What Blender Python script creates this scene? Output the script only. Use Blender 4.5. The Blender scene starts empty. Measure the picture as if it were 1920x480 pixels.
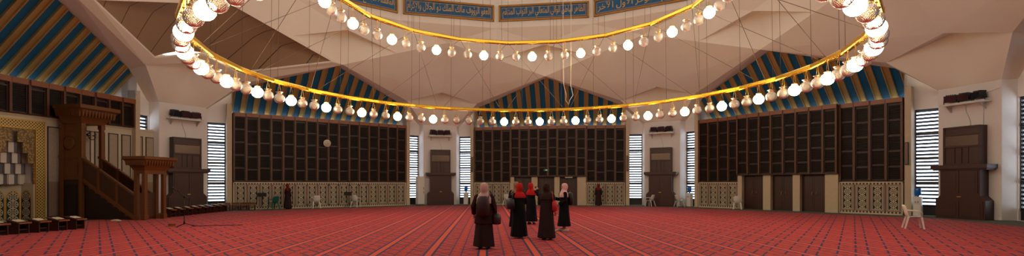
import bpy, bmesh, math, random
from mathutils import Vector, Matrix, noise
random.seed(7)
PI=math.pi; R=math.radians
sc=bpy.context.scene
C=sc.collection

# ------------------------------------------------------------------ materials
def lin(c):
    out=[]
    for v in c[:3]:
        v=v/255.0
        out.append(v/12.92 if v<=0.04045 else ((v+0.055)/1.055)**2.4)
    return (*out,1.0)

def mat(name,col,rough=.6,metal=0.,var=0.,scale=3.,stretch=(1,1,1),spec=.5,bump=0.):
    m=bpy.data.materials.new(name); m.use_nodes=True
    nt=m.node_tree; b=nt.nodes['Principled BSDF']
    b.inputs['Base Color'].default_value=lin(col); b.inputs['Roughness'].default_value=rough
    b.inputs['Metallic'].default_value=metal; b.inputs['Specular IOR Level'].default_value=spec
    if var>0 or bump>0:
        tc=nt.nodes.new('ShaderNodeTexCoord'); mp=nt.nodes.new('ShaderNodeMapping'); mp.inputs['Scale'].default_value=stretch
        nz=nt.nodes.new('ShaderNodeTexNoise'); nz.inputs['Scale'].default_value=scale; nz.inputs['Detail'].default_value=4
        nt.links.new(tc.outputs['Object'],mp.inputs[0]); nt.links.new(mp.outputs[0],nz.inputs['Vector'])
        if var>0:
            mx=nt.nodes.new('ShaderNodeMix'); mx.data_type='RGBA'
            c=lin(col); mx.inputs[6].default_value=tuple(v*(1-var) for v in c[:3])+(1,); mx.inputs[7].default_value=tuple(min(1,v*(1+var)) for v in c[:3])+(1,)
            nt.links.new(nz.outputs['Fac'],mx.inputs[0]); nt.links.new(mx.outputs[2],b.inputs['Base Color'])
        if bump>0:
            bp=nt.nodes.new('ShaderNodeBump'); bp.inputs['Strength'].default_value=bump; bp.inputs['Distance'].default_value=.02
            nt.links.new(nz.outputs['Fac'],bp.inputs['Height']); nt.links.new(bp.outputs[0],b.inputs['Normal'])
    return m
def emit(name,col,s):
    m=bpy.data.materials.new(name); m.use_nodes=True; nt=m.node_tree; nt.nodes.clear()
    e=nt.nodes.new('ShaderNodeEmission'); e.inputs[0].default_value=lin(col); e.inputs[1].default_value=s
    o=nt.nodes.new('ShaderNodeOutputMaterial'); nt.links.new(e.outputs[0],o.inputs[0]); return m

class N:   # small node-graph helper
    def __init__(s,nt): s.nt=nt
    def v(s,x,sock):
        if isinstance(x,(int,float)): sock.default_value=x
        else: s.nt.links.new(x,sock)
    def m(s,op,a,b=0.,c=0.):
        n=s.nt.nodes.new('ShaderNodeMath'); n.operation=op
        s.v(a,n.inputs[0]); s.v(b,n.inputs[1])
        if op in('MULTIPLY_ADD','COMPARE','PINGPONG','SMOOTH_MIN'): s.v(c,n.inputs[2])
        return n.outputs[0]
    def mix(s,f,a,b):
        n=s.nt.nodes.new('ShaderNodeMix'); n.data_type='RGBA'; s.v(f,n.inputs[0])
        for x,i in((a,6),(b,7)):
            if isinstance(x,tuple): n.inputs[i].default_value=x
            else: s.nt.links.new(x,n.inputs[i])
        return n.outputs[2]
    def sep(s,coord='Object'):
        tc=s.nt.nodes.new('ShaderNodeTexCoord'); n=s.nt.nodes.new('ShaderNodeSeparateXYZ')
        s.nt.links.new(tc.outputs[coord],n.inputs[0]); return n.outputs[0],n.outputs[1],n.outputs[2],tc.outputs[coord]

M={}
M['plaster']=mat('plaster',(230,217,198),.85,var=.05,scale=.6)
M['plaster_low']=mat('pier_plaster',(226,219,212),.85,var=.04,scale=.8)
M['stone']=mat('beige_stone',(196,178,148),.75,var=.12,scale=5)
M['cream']=mat('cream_marble',(196,184,158),.45,var=.08,scale=2)
M['marble']=mat('veined_marble',(164,150,132),.4,var=.3,scale=22,bump=.1)
M['pinkmarble']=mat('pink_marble',(140,116,100),.4,var=.3,scale=20)
M['wood']=mat('dark_brown_wood',(50,27,12),.5,var=.25,scale=3,stretch=(6,6,.7))
M['wood2']=mat('reddish_brown_wood',(86,46,24),.4,var=.25,scale=3,stretch=(6,6,.7))
M['woodcap']=mat('orange_brown_wood',(134,76,36),.4,var=.2,scale=3,stretch=(1,6,6))
M['woodpost']=mat('brown_post_wood',(84,48,21),.5,var=.2,scale=3,stretch=(6,6,.7))
M['slat']=mat('dark_louvre_wood',(25,15,9),.6,var=.2,scale=4)
M['minbar']=mat('carved_walnut',(104,62,27),.36,var=.28,scale=4,stretch=(5,5,.8))
M['minbardark']=mat('dark_walnut',(36,19,11),.4,var=.25,scale=4,stretch=(5,5,.8))
M['doorwood']=mat('door_wood',(58,30,17),.4,var=.25,scale=3,stretch=(6,6,.7))
M['cabinet']=mat('mahogany_veneer',(60,27,19),.45,var=.25,scale=2.5,stretch=(5,5,.6))
M['grille']=mat('cabinet_grille',(98,78,66),.3,metal=.3)
M['black']=mat('black_plastic',(18,18,19),.45)
M['blackmetal']=mat('black_metal',(24,23,24),.35,metal=.5)
M['lens']=mat('dark_lens_glass',(40,42,48),.08,spec=.9)
M['whitemetal']=mat('white_metal',(205,198,190),.4)
M['whiteplastic']=mat('white_plastic',(222,218,208),.4)
M['greenplastic']=mat('green_plastic',(18,92,78),.4)
M['blueplastic']=mat('blue_water_bottle',(28,110,205),.2)
M['cable']=mat('dark_wire',(112,92,74),.5,metal=.3)
M['whitecord']=mat('white_cord',(220,205,180),.6)
M['gold']=mat('polished_gold',(252,196,62),.26,metal=1.,var=.12,scale=9)
M['brass']=mat('brass_fitting',(228,186,98),.3,metal=1.)
M['batten']=mat('gold_trough',(204,174,112),.36,metal=.5,var=.12,scale=1.5,stretch=(.4,.4,.4))
M['blue']=mat('blue_ceiling_paint',(14,92,134),.6,var=.12,scale=1.5)
M['panelblue']=mat('calligraphy_blue',(12,84,126),.55,var=.15,scale=2)
M['goldpaint']=mat('gold_leaf',(206,164,84),.4,metal=.55,var=.1,scale=6)
M['goldframe']=mat('gilt_frame',(176,120,44),.38,metal=.7,var=.15,scale=4)
M['brownpanel']=None
M['strip']=mat('grey_green_border_carpet',(88,96,84),.95,var=.12,scale=12)
M['page']=mat('book_paper',(204,190,164),.8)
M['cover']=mat('book_cover',(52,30,24),.5)
M['skin']=mat('skin',(196,142,112),.55,spec=.3)
M['exit']=mat('green_sign',(20,104,62),.5)
M['frame']=mat('dark_window_frame',(34,32,34),.45)
M['louvre']=mat('window_louvre',(52,50,54),.4,metal=.2)
M['tube']=mat('white_tube',(235,235,230),.4)

def glass_mat():
    m=bpy.data.materials.new('ribbed_globe_glass'); m.use_nodes=True; nt=m.node_tree; nt.nodes.clear(); n=N(nt)
    x,y,z,co=n.sep()
    ang=n.m('ARCTAN2',y,x)
    rib=n.m('MULTIPLY',n.m('SINE',n.m('MULTIPLY',ang,22.)),n.m('SINE',n.m('MULTIPLY',z,95.)))
    bp=nt.nodes.new('ShaderNodeBump'); bp.inputs['Strength'].default_value=.35; bp.inputs['Distance'].default_value=.012; nt.links.new(rib,bp.inputs['Height'])
    gl=nt.nodes.new('ShaderNodeBsdfGlossy'); gl.inputs['Color'].default_value=(1,.93,.85,1); gl.inputs['Roughness'].default_value=.28; nt.links.new(bp.outputs[0],gl.inputs['Normal'])
    tr=nt.nodes.new('ShaderNodeBsdfTransparent'); tr.inputs[0].default_value=(.97,.93,.88,1)
    tl=nt.nodes.new('ShaderNodeBsdfTranslucent'); tl.inputs[0].default_value=lin((252,240,226)); nt.links.new(bp.outputs[0],tl.inputs['Normal'])
    df=nt.nodes.new('ShaderNodeBsdfDiffuse'); df.inputs[0].default_value=lin((252,240,226)); nt.links.new(bp.outputs[0],df.inputs['Normal'])
    s0=nt.nodes.new('ShaderNodeMixShader'); s0.inputs[0].default_value=.5; nt.links.new(tl.outputs[0],s0.inputs[1]); nt.links.new(df.outputs[0],s0.inputs[2])
    f=n.m('ADD',n.m('MULTIPLY',n.m('ABSOLUTE',rib),.18),.14)
    s1=nt.nodes.new('ShaderNodeMixShader'); nt.links.new(f,s1.inputs[0]); nt.links.new(tr.outputs[0],s1.inputs[1]); nt.links.new(s0.outputs[0],s1.inputs[2])
    fr=nt.nodes.new('ShaderNodeFresnel'); fr.inputs[0].default_value=1.5; nt.links.new(bp.outputs[0],fr.inputs['Normal'])
    s2=nt.nodes.new('ShaderNodeMixShader'); nt.links.new(fr.outputs[0],s2.inputs[0]); nt.links.new(s1.outputs[0],s2.inputs[1]); nt.links.new(gl.outputs[0],s2.inputs[2])
    o=nt.nodes.new('ShaderNodeOutputMaterial'); nt.links.new(s2.outputs[0],o.inputs[0]); return m
M['globe']=glass_mat()
M['lit']=emit('glowing_globe_glass',(255,230,186),44.)

def pane_mat():
    m=bpy.data.materials.new('window_pane'); m.use_nodes=True; nt=m.node_tree; nt.nodes.clear()
    tr=nt.nodes.new('ShaderNodeBsdfTransparent'); tr.inputs[0].default_value=(.93,.95,.98,1)
    gl=nt.nodes.new('ShaderNodeBsdfGlossy'); gl.inputs['Roughness'].default_value=.05
    s=nt.nodes.new('ShaderNodeMixShader'); s.inputs[0].default_value=.05
    nt.links.new(tr.outputs[0],s.inputs[1]); nt.links.new(gl.outputs[0],s.inputs[2])
    o=nt.nodes.new('ShaderNodeOutputMaterial'); nt.links.new(s.outputs[0],o.inputs[0]); return m
M['pane']=pane_mat()

def carpet_mat():
    m=bpy.data.materials.new('red_prayer_carpet'); m.use_nodes=True; nt=m.node_tree; b=nt.nodes['Principled BSDF']; n=N(nt)
    x,y,z,co=n.sep()
    a=R(-2.5); ca,sa=math.cos(a),math.sin(a)
    u=n.m('ADD',n.m('MULTIPLY',x,ca),n.m('MULTIPLY',y,-sa))       # across the prayer rows
    v=n.m('ADD',n.m('MULTIPLY',x,sa),n.m('MULTIPLY',y,ca))        # along the rows
    P=1.225
    row=n.m('SUBTRACT',n.m('FRACT',n.m('ADD',n.m('DIVIDE',n.m('ADD',u,.12),P),200.5)),.5)   # 0 in the band centre
    ru=n.m('MULTIPLY',row,P); au=n.m('ABSOLUTE',ru)
    def near(val,c,w): return n.m('LESS_THAN',n.m('ABSOLUTE',n.m('SUBTRACT',val,c)),w)
    band=n.m('LESS_THAN',au,.070); edge=near(au,.098,.028)
    inner=near(au,.485,.018)
    def diag(sg):
        d=n.m('ADD',u,n.m('MULTIPLY',v,-sg*math.tan(R(37.2))))
        f=n.m('FRACT',n.m('ADD',n.m('DIVIDE',d,P),300.07))
        l=n.m('MAXIMUM',near(f,.12,.023),n.m('MAXIMUM',near(f,.37,.023),near(f,.76,.023)))
        return l
    win1=n.m('GREATER_THAN',au,.11); 
    dg=n.m('MULTIPLY',n.m('MAXIMUM',n.m('MULTIPLY',diag(1),n.m('LESS_THAN',n.m('ABSOLUTE',n.m('SUBTRACT',ru,.05)),.52)),n.m('MULTIPLY',diag(-1),n.m('LESS_THAN',n.m('ABSOLUTE',n.m('ADD',ru,.05)),.52))),win1)
    # woven dashes across the rows
    mp=nt.nodes.new('ShaderNodeMapping'); mp.inputs['Scale'].default_value=(3.2,22,1); mp.inputs['Rotation'].default_value=(0,0,a); nt.links.new(co,mp.inputs[0])
    nz=nt.nodes.new('ShaderNodeTexNoise'); nz.inputs['Scale'].default_value=1.6; nz.inputs['Detail'].default_value=3; nt.links.new(mp.outputs[0],nz.inputs['Vector'])
    dash=n.m('MULTIPLY',n.m('GREATER_THAN',nz.outputs['Fac'],.56),.75)
    base=n.mix(dash,lin((198,56,36)),lin((112,28,36)))
    base=n.mix(band,base,lin((212,76,42)))
    bl=n.m('MAXIMUM',n.m('MAXIMUM',edge,dg),n.m('MULTIPLY',inner,.8))
    col=n.mix(bl,base,lin((44,32,80)))
    nt.links.new(col,b.inputs['Base Color']); b.inputs['Roughness'].default_value=.85; b.inputs['Specular IOR Level'].default_value=.15
    b.inputs['Sheen Weight'].default_value=.08; b.inputs['Sheen Roughness'].default_value=.45
    return m
M['carpet']=carpet_mat()

def lattice_mat():
    m=bpy.data.materials.new('pierced_star_lattice'); m.use_nodes=True; nt=m.node_tree; b=nt.nodes['Principled BSDF']; n=N(nt)
    x,y,z,co=n.sep()
    p=.33
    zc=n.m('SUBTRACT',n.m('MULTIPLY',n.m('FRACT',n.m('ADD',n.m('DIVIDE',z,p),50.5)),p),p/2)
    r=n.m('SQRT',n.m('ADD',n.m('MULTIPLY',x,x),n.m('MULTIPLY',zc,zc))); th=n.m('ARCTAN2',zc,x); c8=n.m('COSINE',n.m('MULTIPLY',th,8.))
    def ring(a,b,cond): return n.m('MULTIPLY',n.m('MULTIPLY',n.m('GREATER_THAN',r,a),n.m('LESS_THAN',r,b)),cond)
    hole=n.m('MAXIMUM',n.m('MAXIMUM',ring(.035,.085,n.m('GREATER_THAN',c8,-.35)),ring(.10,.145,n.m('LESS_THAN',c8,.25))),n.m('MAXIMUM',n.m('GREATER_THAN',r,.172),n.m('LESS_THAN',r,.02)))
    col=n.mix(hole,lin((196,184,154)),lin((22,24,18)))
    nt.links.new(col,b.inputs['Base Color']); b.inputs['Roughness'].default_value=.6
    return m
M['lattice']=lattice_mat()
M['latticeframe']=mat('lattice_frame_stone',(200,186,156),.6,var=.1,scale=9)
M['latticepink']=mat('lattice_field_stone',(146,124,106),.6,var=.15,scale=14)
M['darkinlay']=mat('dark_inlay',(58,44,34),.5)
def dash_mat():
    m=bpy.data.materials.new('dashed_inlay_border'); m.use_nodes=True; nt=m.node_tree; b=nt.nodes['Principled BSDF']; n=N(nt)
    x,y,z,co=n.sep()
    f=n.m('FRACT',n.m('DIVIDE',n.m('ADD',x,100.),.16)); k=n.m('LESS_THAN',f,.55)
    nt.links.new(n.mix(k,lin((196,182,150)),lin((66,48,36))),b.inputs['Base Color']); return m
M['dash']=dash_mat()
def mosaic_mat():
    m=bpy.data.materials.new('gold_mosaic'); m.use_nodes=True; nt=m.node_tree; b=nt.nodes['Principled BSDF']; n=N(nt)
    x,y,z,co=n.sep()
    vo=nt.nodes.new('ShaderNodeTexVoronoi'); vo.inputs['Scale'].default_value=14; nt.links.new(co,vo.inputs['Vector'])
    nt.links.new(n.mix(n.m('MULTIPLY',vo.outputs['Distance'],1.6),lin((196,160,84)),lin((104,84,48))),b.inputs['Base Color'])
    b.inputs['Roughness'].default_value=.4; return m
M['mosaic']=mosaic_mat()
def mosaicband_mat():
    m=bpy.data.materials.new('mosaic_border_band'); m.use_nodes=True; nt=m.node_tree; b=nt.nodes['Principled BSDF']; n=N(nt)
    x,y,z,co=n.sep()
    a=n.m('MULTIPLY',n.m('COSINE',n.m('MULTIPLY',n.m('ADD',x,z),PI/.13)),n.m('COSINE',n.m('MULTIPLY',n.m('SUBTRACT',x,z),PI/.13)))
    k=n.m('GREATER_THAN',n.m('ABSOLUTE',a),.5)
    nt.links.new(n.mix(k,lin((206,176,96)),lin((70,60,40))),b.inputs['Base Color']); b.inputs['Roughness'].default_value=.4; return m
M['mosaicband']=mosaicband_mat()
def ceilpanel_mat():
    m=bpy.data.materials.new('brown_ceiling_boards'); m.use_nodes=True; nt=m.node_tree; b=nt.nodes['Principled BSDF']
    b.inputs['Base Color'].default_value=lin((122,98,74)); b.inputs['Roughness'].default_value=.7; return m
M['brownpanel']=ceilpanel_mat()
def mashrabiya_mat():
    m=bpy.data.materials.new('turned_wood_screen'); m.use_nodes=True; nt=m.node_tree; b=nt.nodes['Principled BSDF']; n=N(nt)
    x,y,z,co=n.sep()
    a=n.m('MULTIPLY',n.m('COSINE',n.m('MULTIPLY',n.m('ADD',y,z),PI/.06)),n.m('COSINE',n.m('MULTIPLY',n.m('SUBTRACT',y,z),PI/.06)))
    k=n.m('GREATER_THAN',n.m('ABSOLUTE',a),.35)
    nt.links.new(n.mix(k,lin((92,54,26)),lin((26,15,10))),b.inputs['Base Color']); b.inputs['Roughness'].default_value=.5; return m
M['mash']=mashrabiya_mat()
def cloth(name,col): return mat(name,col,.9,var=.12,scale=7,spec=.15)

# ------------------------------------------------------------------ mesh builder
class MB:
    def __init__(s): s.v=[];s.f=[];s.mi=[];s.sm=[]
    def add(s,vs,fs,mi=0,smooth=False):
        o=len(s.v); s.v+= [tuple(p) for p in vs]
        for f in fs: s.f.append(tuple(i+o for i in f)); s.mi.append(mi); s.sm.append(smooth)
        return s
    def box(s,x0,x1,y0,y1,z0,z1,mi=0):
        vs=[(x,y,z) for z in(z0,z1) for y in(y0,y1) for x in(x0,x1)]
        return s.add(vs,[(0,2,3,1),(4,5,7,6),(0,1,5,4),(2,6,7,3),(0,4,6,2),(1,3,7,5)],mi)
    def hexa(s,lo,hi,mi=0):   # two matching quads
        return s.add(list(lo)+list(hi),[(3,2,1,0),(4,5,6,7),(0,1,5,4),(1,2,6,5),(2,3,7,6),(3,0,4,7)],mi)
    def prism(s,pts,a,b,axis='y',mi=0):   # polygon pts extruded along axis
        def mk(p,q): return {'y':(p[0],q,p[1]),'x':(q,p[0],p[1]),'z':(p[0],p[1],q)}[axis]
        n=len(pts); vs=[mk(p,a) for p in pts]+[mk(p,b) for p in pts]
        fs=[tuple(range(n))[::-1],tuple(range(n,2*n))]+[(i,(i+1)%n,n+(i+1)%n,n+i) for i in range(n)]
        return s.add(vs,fs,mi)
    def tube(s,pts,r,n=8,mi=0,closed=False,smooth=True,cap=True):
        pts=[Vector(p) for p in pts]; L=len(pts); rr=r if isinstance(r,(list,tuple)) else [r]*L
        vs=[];up0=None
        for i,p in enumerate(pts):
            if closed: d=pts[(i+1)%L]-pts[i-1]
            else: d=pts[min(i+1,L-1)]-pts[max(i-1,0)]
            d.normalize()
            if up0 is None: up0=Vector((0,0,1)) if abs(d.z)<.9 else Vector((1,0,0))
            a=d.cross(up0)
            if a.length<1e-4: a=d.orthogonal()
            a.normalize(); b=a.cross(d); b.normalize(); up0=b
            if closed: b=Vector((0,0,1)); a=d.cross(b).normalized()
            for k in range(n):
                t=2*PI*(k+.5)/n; vs.append(p+a*math.cos(t)*rr[i]+b*math.sin(t)*rr[i])
        fs=[]
        for i in range(L if closed else L-1):
            j=(i+1)%L
            for k in range(n): fs.append((i*n+k,i*n+(k+1)%n,j*n+(k+1)%n,j*n+k))
        if cap and not closed: fs+= [tuple(range(n))[::-1],tuple(range((L-1)*n,L*n))]
        return s.add(vs,fs,mi,smooth)
    def lathe(s,prof,n=20,mi=0,c=(0,0,0),smooth=True,closed=True):
        vs=[];fs=[]
        for r,z in prof:
            for k in range(n):
                t=2*PI*k/n; vs.append((c[0]+r*math.cos(t),c[1]+r*math.sin(t),c[2]+z))
        for i in range(len(prof)-1):
            for k in range(n): fs.append((i*n+k,i*n+(k+1)%n,(i+1)*n+(k+1)%n,(i+1)*n+k))
        if closed: fs+= [tuple(range(n))[::-1],tuple(range((len(prof)-1)*n,len(prof)*n))]
        return s.add(vs,fs,mi,smooth)
    def loft(s,rings,n=24,mi=0,fold=None):   # rings (z,rx,ry,yo,xo)
        vs=[];fs=[]
        for i,rg in enumerate(rings):
            z,rx,ry=rg[:3]; yo=rg[3] if len(rg)>3 else 0; xo=rg[4] if len(rg)>4 else 0
            for k in range(n):
                t=2*PI*k/n; q=1+(fold(t,z) if fold else 0)
                vs.append((xo+rx*q*math.cos(t),yo+ry*q*math.sin(t),z))
        for i in range(len(rings)-1):
            for k in range(n): fs.append((i*n+k,(i+1)*n+k,(i+1)*n+(k+1)%n,i*n+(k+1)%n))
        fs+= [tuple(range(n)),tuple(range((len(rings)-1)*n,len(rings)*n))[::-1]]
        return s.add(vs,fs,mi,True)
    def mesh(s,name,mats):
        me=bpy.data.meshes.new(name); me.from_pydata(s.v,[],s.f)
        for m in mats: me.materials.append(m)
        for i,p in enumerate(me.polygons): p.material_index=s.mi[i]; p.use_smooth=s.sm[i]
        bm=bmesh.new(); bm.from_mesh(me); bmesh.ops.recalc_face_normals(bm,faces=bm.faces); bm.to_mesh(me); bm.free()
        me.update(); return me
    def build(s,name,mats,parent=None,bevel=0,label=None):
        if not isinstance(mats,(list,tuple)): mats=[mats]
        o=bpy.data.objects.new(name,s.mesh(name,mats)); C.objects.link(o)
        if parent: o.parent=parent
        if bevel:
            b=o.modifiers.new('bevel','BEVEL'); b.width=bevel; b.segments=2; b.limit_method='ANGLE'
        if label: o['label']=label
        return o
def thing(name,label,cat,loc=(0,0,0),rz=0,group=None):
    o=bpy.data.objects.new(name,None); o.empty_display_size=.1; C.objects.link(o)
    o.location=loc; o.rotation_euler=(0,0,rz); o['label']=label; o['category']=cat
    if group: o['group']=group
    return o
def tag(o,label,cat,group=None,loc=None,rz=None):
    o['label']=label; o['category']=cat
    if group: o['group']=group
    if loc is not None: o.location=loc
    if rz is not None: o.rotation_euler=(0,0,rz)
    return o
def struct(o,label,cat='wall'):
    o['kind']='structure'; o['label']=label; o['category']=cat; return o
def copy_tree(o,parent=None):
    c=o.copy(); C.objects.link(c)
    if parent: c.parent=parent; c.matrix_parent_inverse=o.matrix_parent_inverse.copy()
    for ch in list(o.children): copy_tree(ch,c)
    return c
def applied(o,name,mats,parent=None):    # bake modifiers into a new mesh
    bpy.context.view_layer.update(); dg=bpy.context.evaluated_depsgraph_get()
    me=bpy.data.meshes.new_from_object(o.evaluated_get(dg)); me.name=name
    me.materials.clear()
    for m in mats: me.materials.append(m)
    for p in me.polygons: p.use_smooth=True
    bpy.data.objects.remove(o,do_unlink=True)
    q=bpy.data.objects.new(name,me); C.objects.link(q)
    if parent: q.parent=parent
    return q

# ------------------------------------------------------------------ the octagon
CX,CY=0.0,17.613; ROT=8.145; EYE=1.6
def ang_bay(k): return ROT+45*k
def ang_pier(k): return ROT-22.5+45*k       # pier left of bay k
def pol(a,r,w=0.,z=0.):
    a=R(a); s,c=math.sin(a),math.cos(a)
    return Vector((CX+r*s+w*c, CY+r*c-w*s, z))
def bay(k,s,t,z=0.): return pol(ang_bay(k),t,s,z)
def rzb(k): return -R(ang_bay(k))
def rzp(k): return -R(ang_pier(k))
BAYNAME={-2:'left',-1:'back_left',0:'back',1:'back_right',2:'right',3:'front_right',4:'front',5:'front_left'}
TW=20.97; TWIN=21.52; SW=5.81; HW=6.09

# floor, carpet
struct(MB().prism([tuple(pol(ang_pier(k),24.6).xy) for k in range(8)][::-1],-.3,0.,'z').build('floor',M['strip']),'grey green carpeted floor of the octagonal hall','floor')
cp=MB().prism([tuple(pol(ang_pier(k),20.45).xy) for k in range(8)][::-1],0.,.012,'z').build('prayer_carpet',M['carpet'])
tag(cp,'huge red prayer carpet with dark blue row lines covering the hall floor','carpet')

# folded roof key points (radius, height)
rA,hA=17.87,EYE+7.69; rQ,hQ=17.13,EYE+9.75; rN,hN=20.45,EYE+6.91; rB,hB=17.0,EYE+9.71
rF,hF,aF=20.57,EYE+6.17,7.284; hG=EYE+4.6; PW=1.28; PR=22.0
HD=EYE+10.75; RD=16.6
roof=MB()
def tri(*p): roof.add(p,[tuple(range(len(p)))],0)
brown=MB(); 
for k in range(8):
    ap=ang_pier(k); a0=ang_bay(k-1); a1=ang_bay(k)
    A0=pol(a0,rA,0,hA); A1=pol(a1,rA,0,hA); Q=pol(ap,rQ,0,hQ); Nn=pol(ap,rN,0,hN)
    F0=pol(ap-aF,rF,0,hF); F1=pol(ap+aF,rF,0,hF); G0=pol(ap,PR,-PW,hG); G1=pol(ap,PR,PW,hG)
    N2=pol(ap,21.5,0,hN+.21)
    H0=(A0+Q)/2; H1=(A1+Q)/2
    B0=pol(a0,rB,0,hB); B1=pol(a1,rB,0,hB); B1b=pol(a1,rB+1.0,0,hB+.16)
    Dm=pol(ap-11.25,RD,0,HD); Dp=pol(ap+11.25,RD,0,HD); Dn=pol(ap+33.75,RD,0,HD)
    if k==-1%8:
        # boarded soffit framed by a plaster border
        kp=[Q,A1,F1,Nn,F0,A0]
        c=(A0+A1+Q+Nn)/4
        def ins(P0,d): return P0+(c-P0)*d
        inn=[ins(Q,.12),ins(A1,.10),Nn.lerp(Q,.11)+(F1-Nn)*.80,Nn.lerp(Q,.13),Nn.lerp(Q,.11)+(F0-Nn)*.90,ins(A0,.10)]
        for i in range(6): tri(kp[i],kp[(i+1)%6],inn[(i+1)%6],inn[i])
        up=[p+Vector((0,0,.10)) for p in inn]
        for i in range(6): tri(inn[i],inn[(i+1)%6],up[(i+1)%6],up[i])
        brown_pts=up
    else:
        tri(Q,A0,Nn); tri(Q,Nn,A1); tri(A0,F0,Nn); tri(A1,Nn,F1)
    # hood over the pier and the recessed face under it
    tri(F0,Nn,N2); tri(Nn,F1,N2)
    gn,gm_=16,10; gv=[]
    for j in range(gm_+1):
        for i in range(gn+1):
            u=i/gn; q=j/gm_; bot=G0.lerp(G1,u); top=F0.lerp(N2,u*2) if u<=.5 else N2.lerp(F1,u*2-1)
            gv.append(bot.lerp(top,q))
    roof.add(gv,[(j*(gn+1)+i,j*(gn+1)+i+1,(j+1)*(gn+1)+i+1,(j+1)*(gn+1)+i) for j in range(gm_) for i in range(gn)],0,True)
    # hood over the bay gable
    tri(A1,H1,B1b); 
    A1_,Q2=A1,pol(ang_pier(k+1),rQ,0,hQ); H2=(A1+Q2)/2
    tri(A1,B1b,H2); tri(H1,B1,B1b); tri(B1,H2,B1b)
    # upper plates to the drum
    tri(Q,H1,Dp); tri(H1,B1,Dp); tri(B1,Dn,Dp); tri(B1,H2,Dn); tri(Q2,Dn,H2); tri(Dm,Q,Dp)
    # drum
    for b0,b1 in((Dm,Dp),(Dp,Dn)):
        zt=Vector((0,0,EYE+13.6-HD)); tri(b0,b1,b1+zt,b0+zt)
struct(roof.build('ceiling',M['plaster']),'warm white folded plaster ceiling plates above the hall','ceiling')
# boards with joints on the one brown soffit
c0=sum(brown_pts,Vector())/6
nrm=(brown_pts[1]-brown_pts[0]).cross(brown_pts[-1]-brown_pts[0]).normalized()
def along(pl,t):
    t=t*(len(pl)-1); i=min(int(t),len(pl)-2); return pl[i].lerp(pl[i+1],t-i)
q_,a1_,f1_,n_,f0_,a0_=brown_pts
bo=MB(); gv=[]; nu,nv=24,24
for j in range(nv+1):
    v_=j/nv
    le=along([q_,a0_,f0_],v_); ri=along([q_,a1_,f1_],v_); mid_=q_.lerp(n_,v_)
    for i in range(nu+1):
        u_=i/nu; gv.append(le*((1-u_)*(1-2*u_))+mid_*(4*u_*(1-u_))+ri*(u_*(2*u_-1)))
bo.add(gv,[(j*(nu+1)+i,j*(nu+1)+i+1,(j+1)*(nu+1)+i+1,(j+1)*(nu+1)+i) for j in range(nv) for i in range(nu)],0,True)
axis_n=(pol(ang_pier(-1),1)-pol(ang_pier(-1),0)).normalized(); tang=Vector((axis_n.y,-axis_n.x,0))
bmat=M['brownpanel']; nt=bmat.node_tree; n=N(nt); geo=nt.nodes.new('ShaderNodeNewGeometry'); dt=nt.nodes.new('ShaderNodeVectorMath'); dt.operation='DOT_PRODUCT'
# joints run up the slope, square to the first bay
jd=Vector((math.cos(R(ang_bay(-2))),-math.sin(R(ang_bay(-2))),0)); dt.inputs[1].default_value=jd; nt.links.new(geo.outputs['Position'],dt.inputs[0])
fr=n.m('FRACT',n.m('ADD',n.m('DIVIDE',dt.outputs['Value'],1.25),50.))
col=n.mix(n.m('LESS_THAN',fr,.03),lin((150,122,92)),lin((60,46,34))); nt.links.new(col,nt.nodes['Principled BSDF'].inputs['Base Color'])
struct(bo.build('ceiling_board_panel',M['brownpanel']),'brown boarded soffit with dark joints in a white plaster border','ceiling')
# dome above an unseen clerestory gap, added to bring in daylight
dm=MB(); prof=[]
for i in range(13):
    t=PI/2*i/12; prof.append((16.6*math.cos(t)+.01,EYE+14.8+13*math.sin(t)))
dm.lathe(prof,64,0,(CX,CY,0),True,False)
for k in range(16):
    a=ang_pier(0)+22.5*k; p0=pol(a+11.25,RD); a0=R(a)
    vs=[]
    for r,w in((RD*.981+.0,-.7),(RD*.981,.7),(RD*.981+.4,.7),(RD*.981+.4,-.7)): vs.append(pol(a+11.25-11.25,r,w))
    dm.hexa([v+Vector((0,0,EYE+13.55)) for v in vs],[v+Vector((0,0,EYE+14.85)) for v in vs])
    l=bpy.data.lights.new('sky_portal','AREA'); l.shape='RECTANGLE'; l.size=5.2; l.size_y=1.2; l.cycles.is_portal=True
    lo=bpy.data.objects.new('sky_portal',l); C.objects.link(lo); lo.location=pol(a+11.25,RD*.981+.5,0,EYE+14.2); lo.rotation_euler=(R(-90),0,-R(a+11.25))
struct(dm.build('ceiling_dome',M['plaster']),'pale plaster dome over the prayer hall','ceiling')

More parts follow.
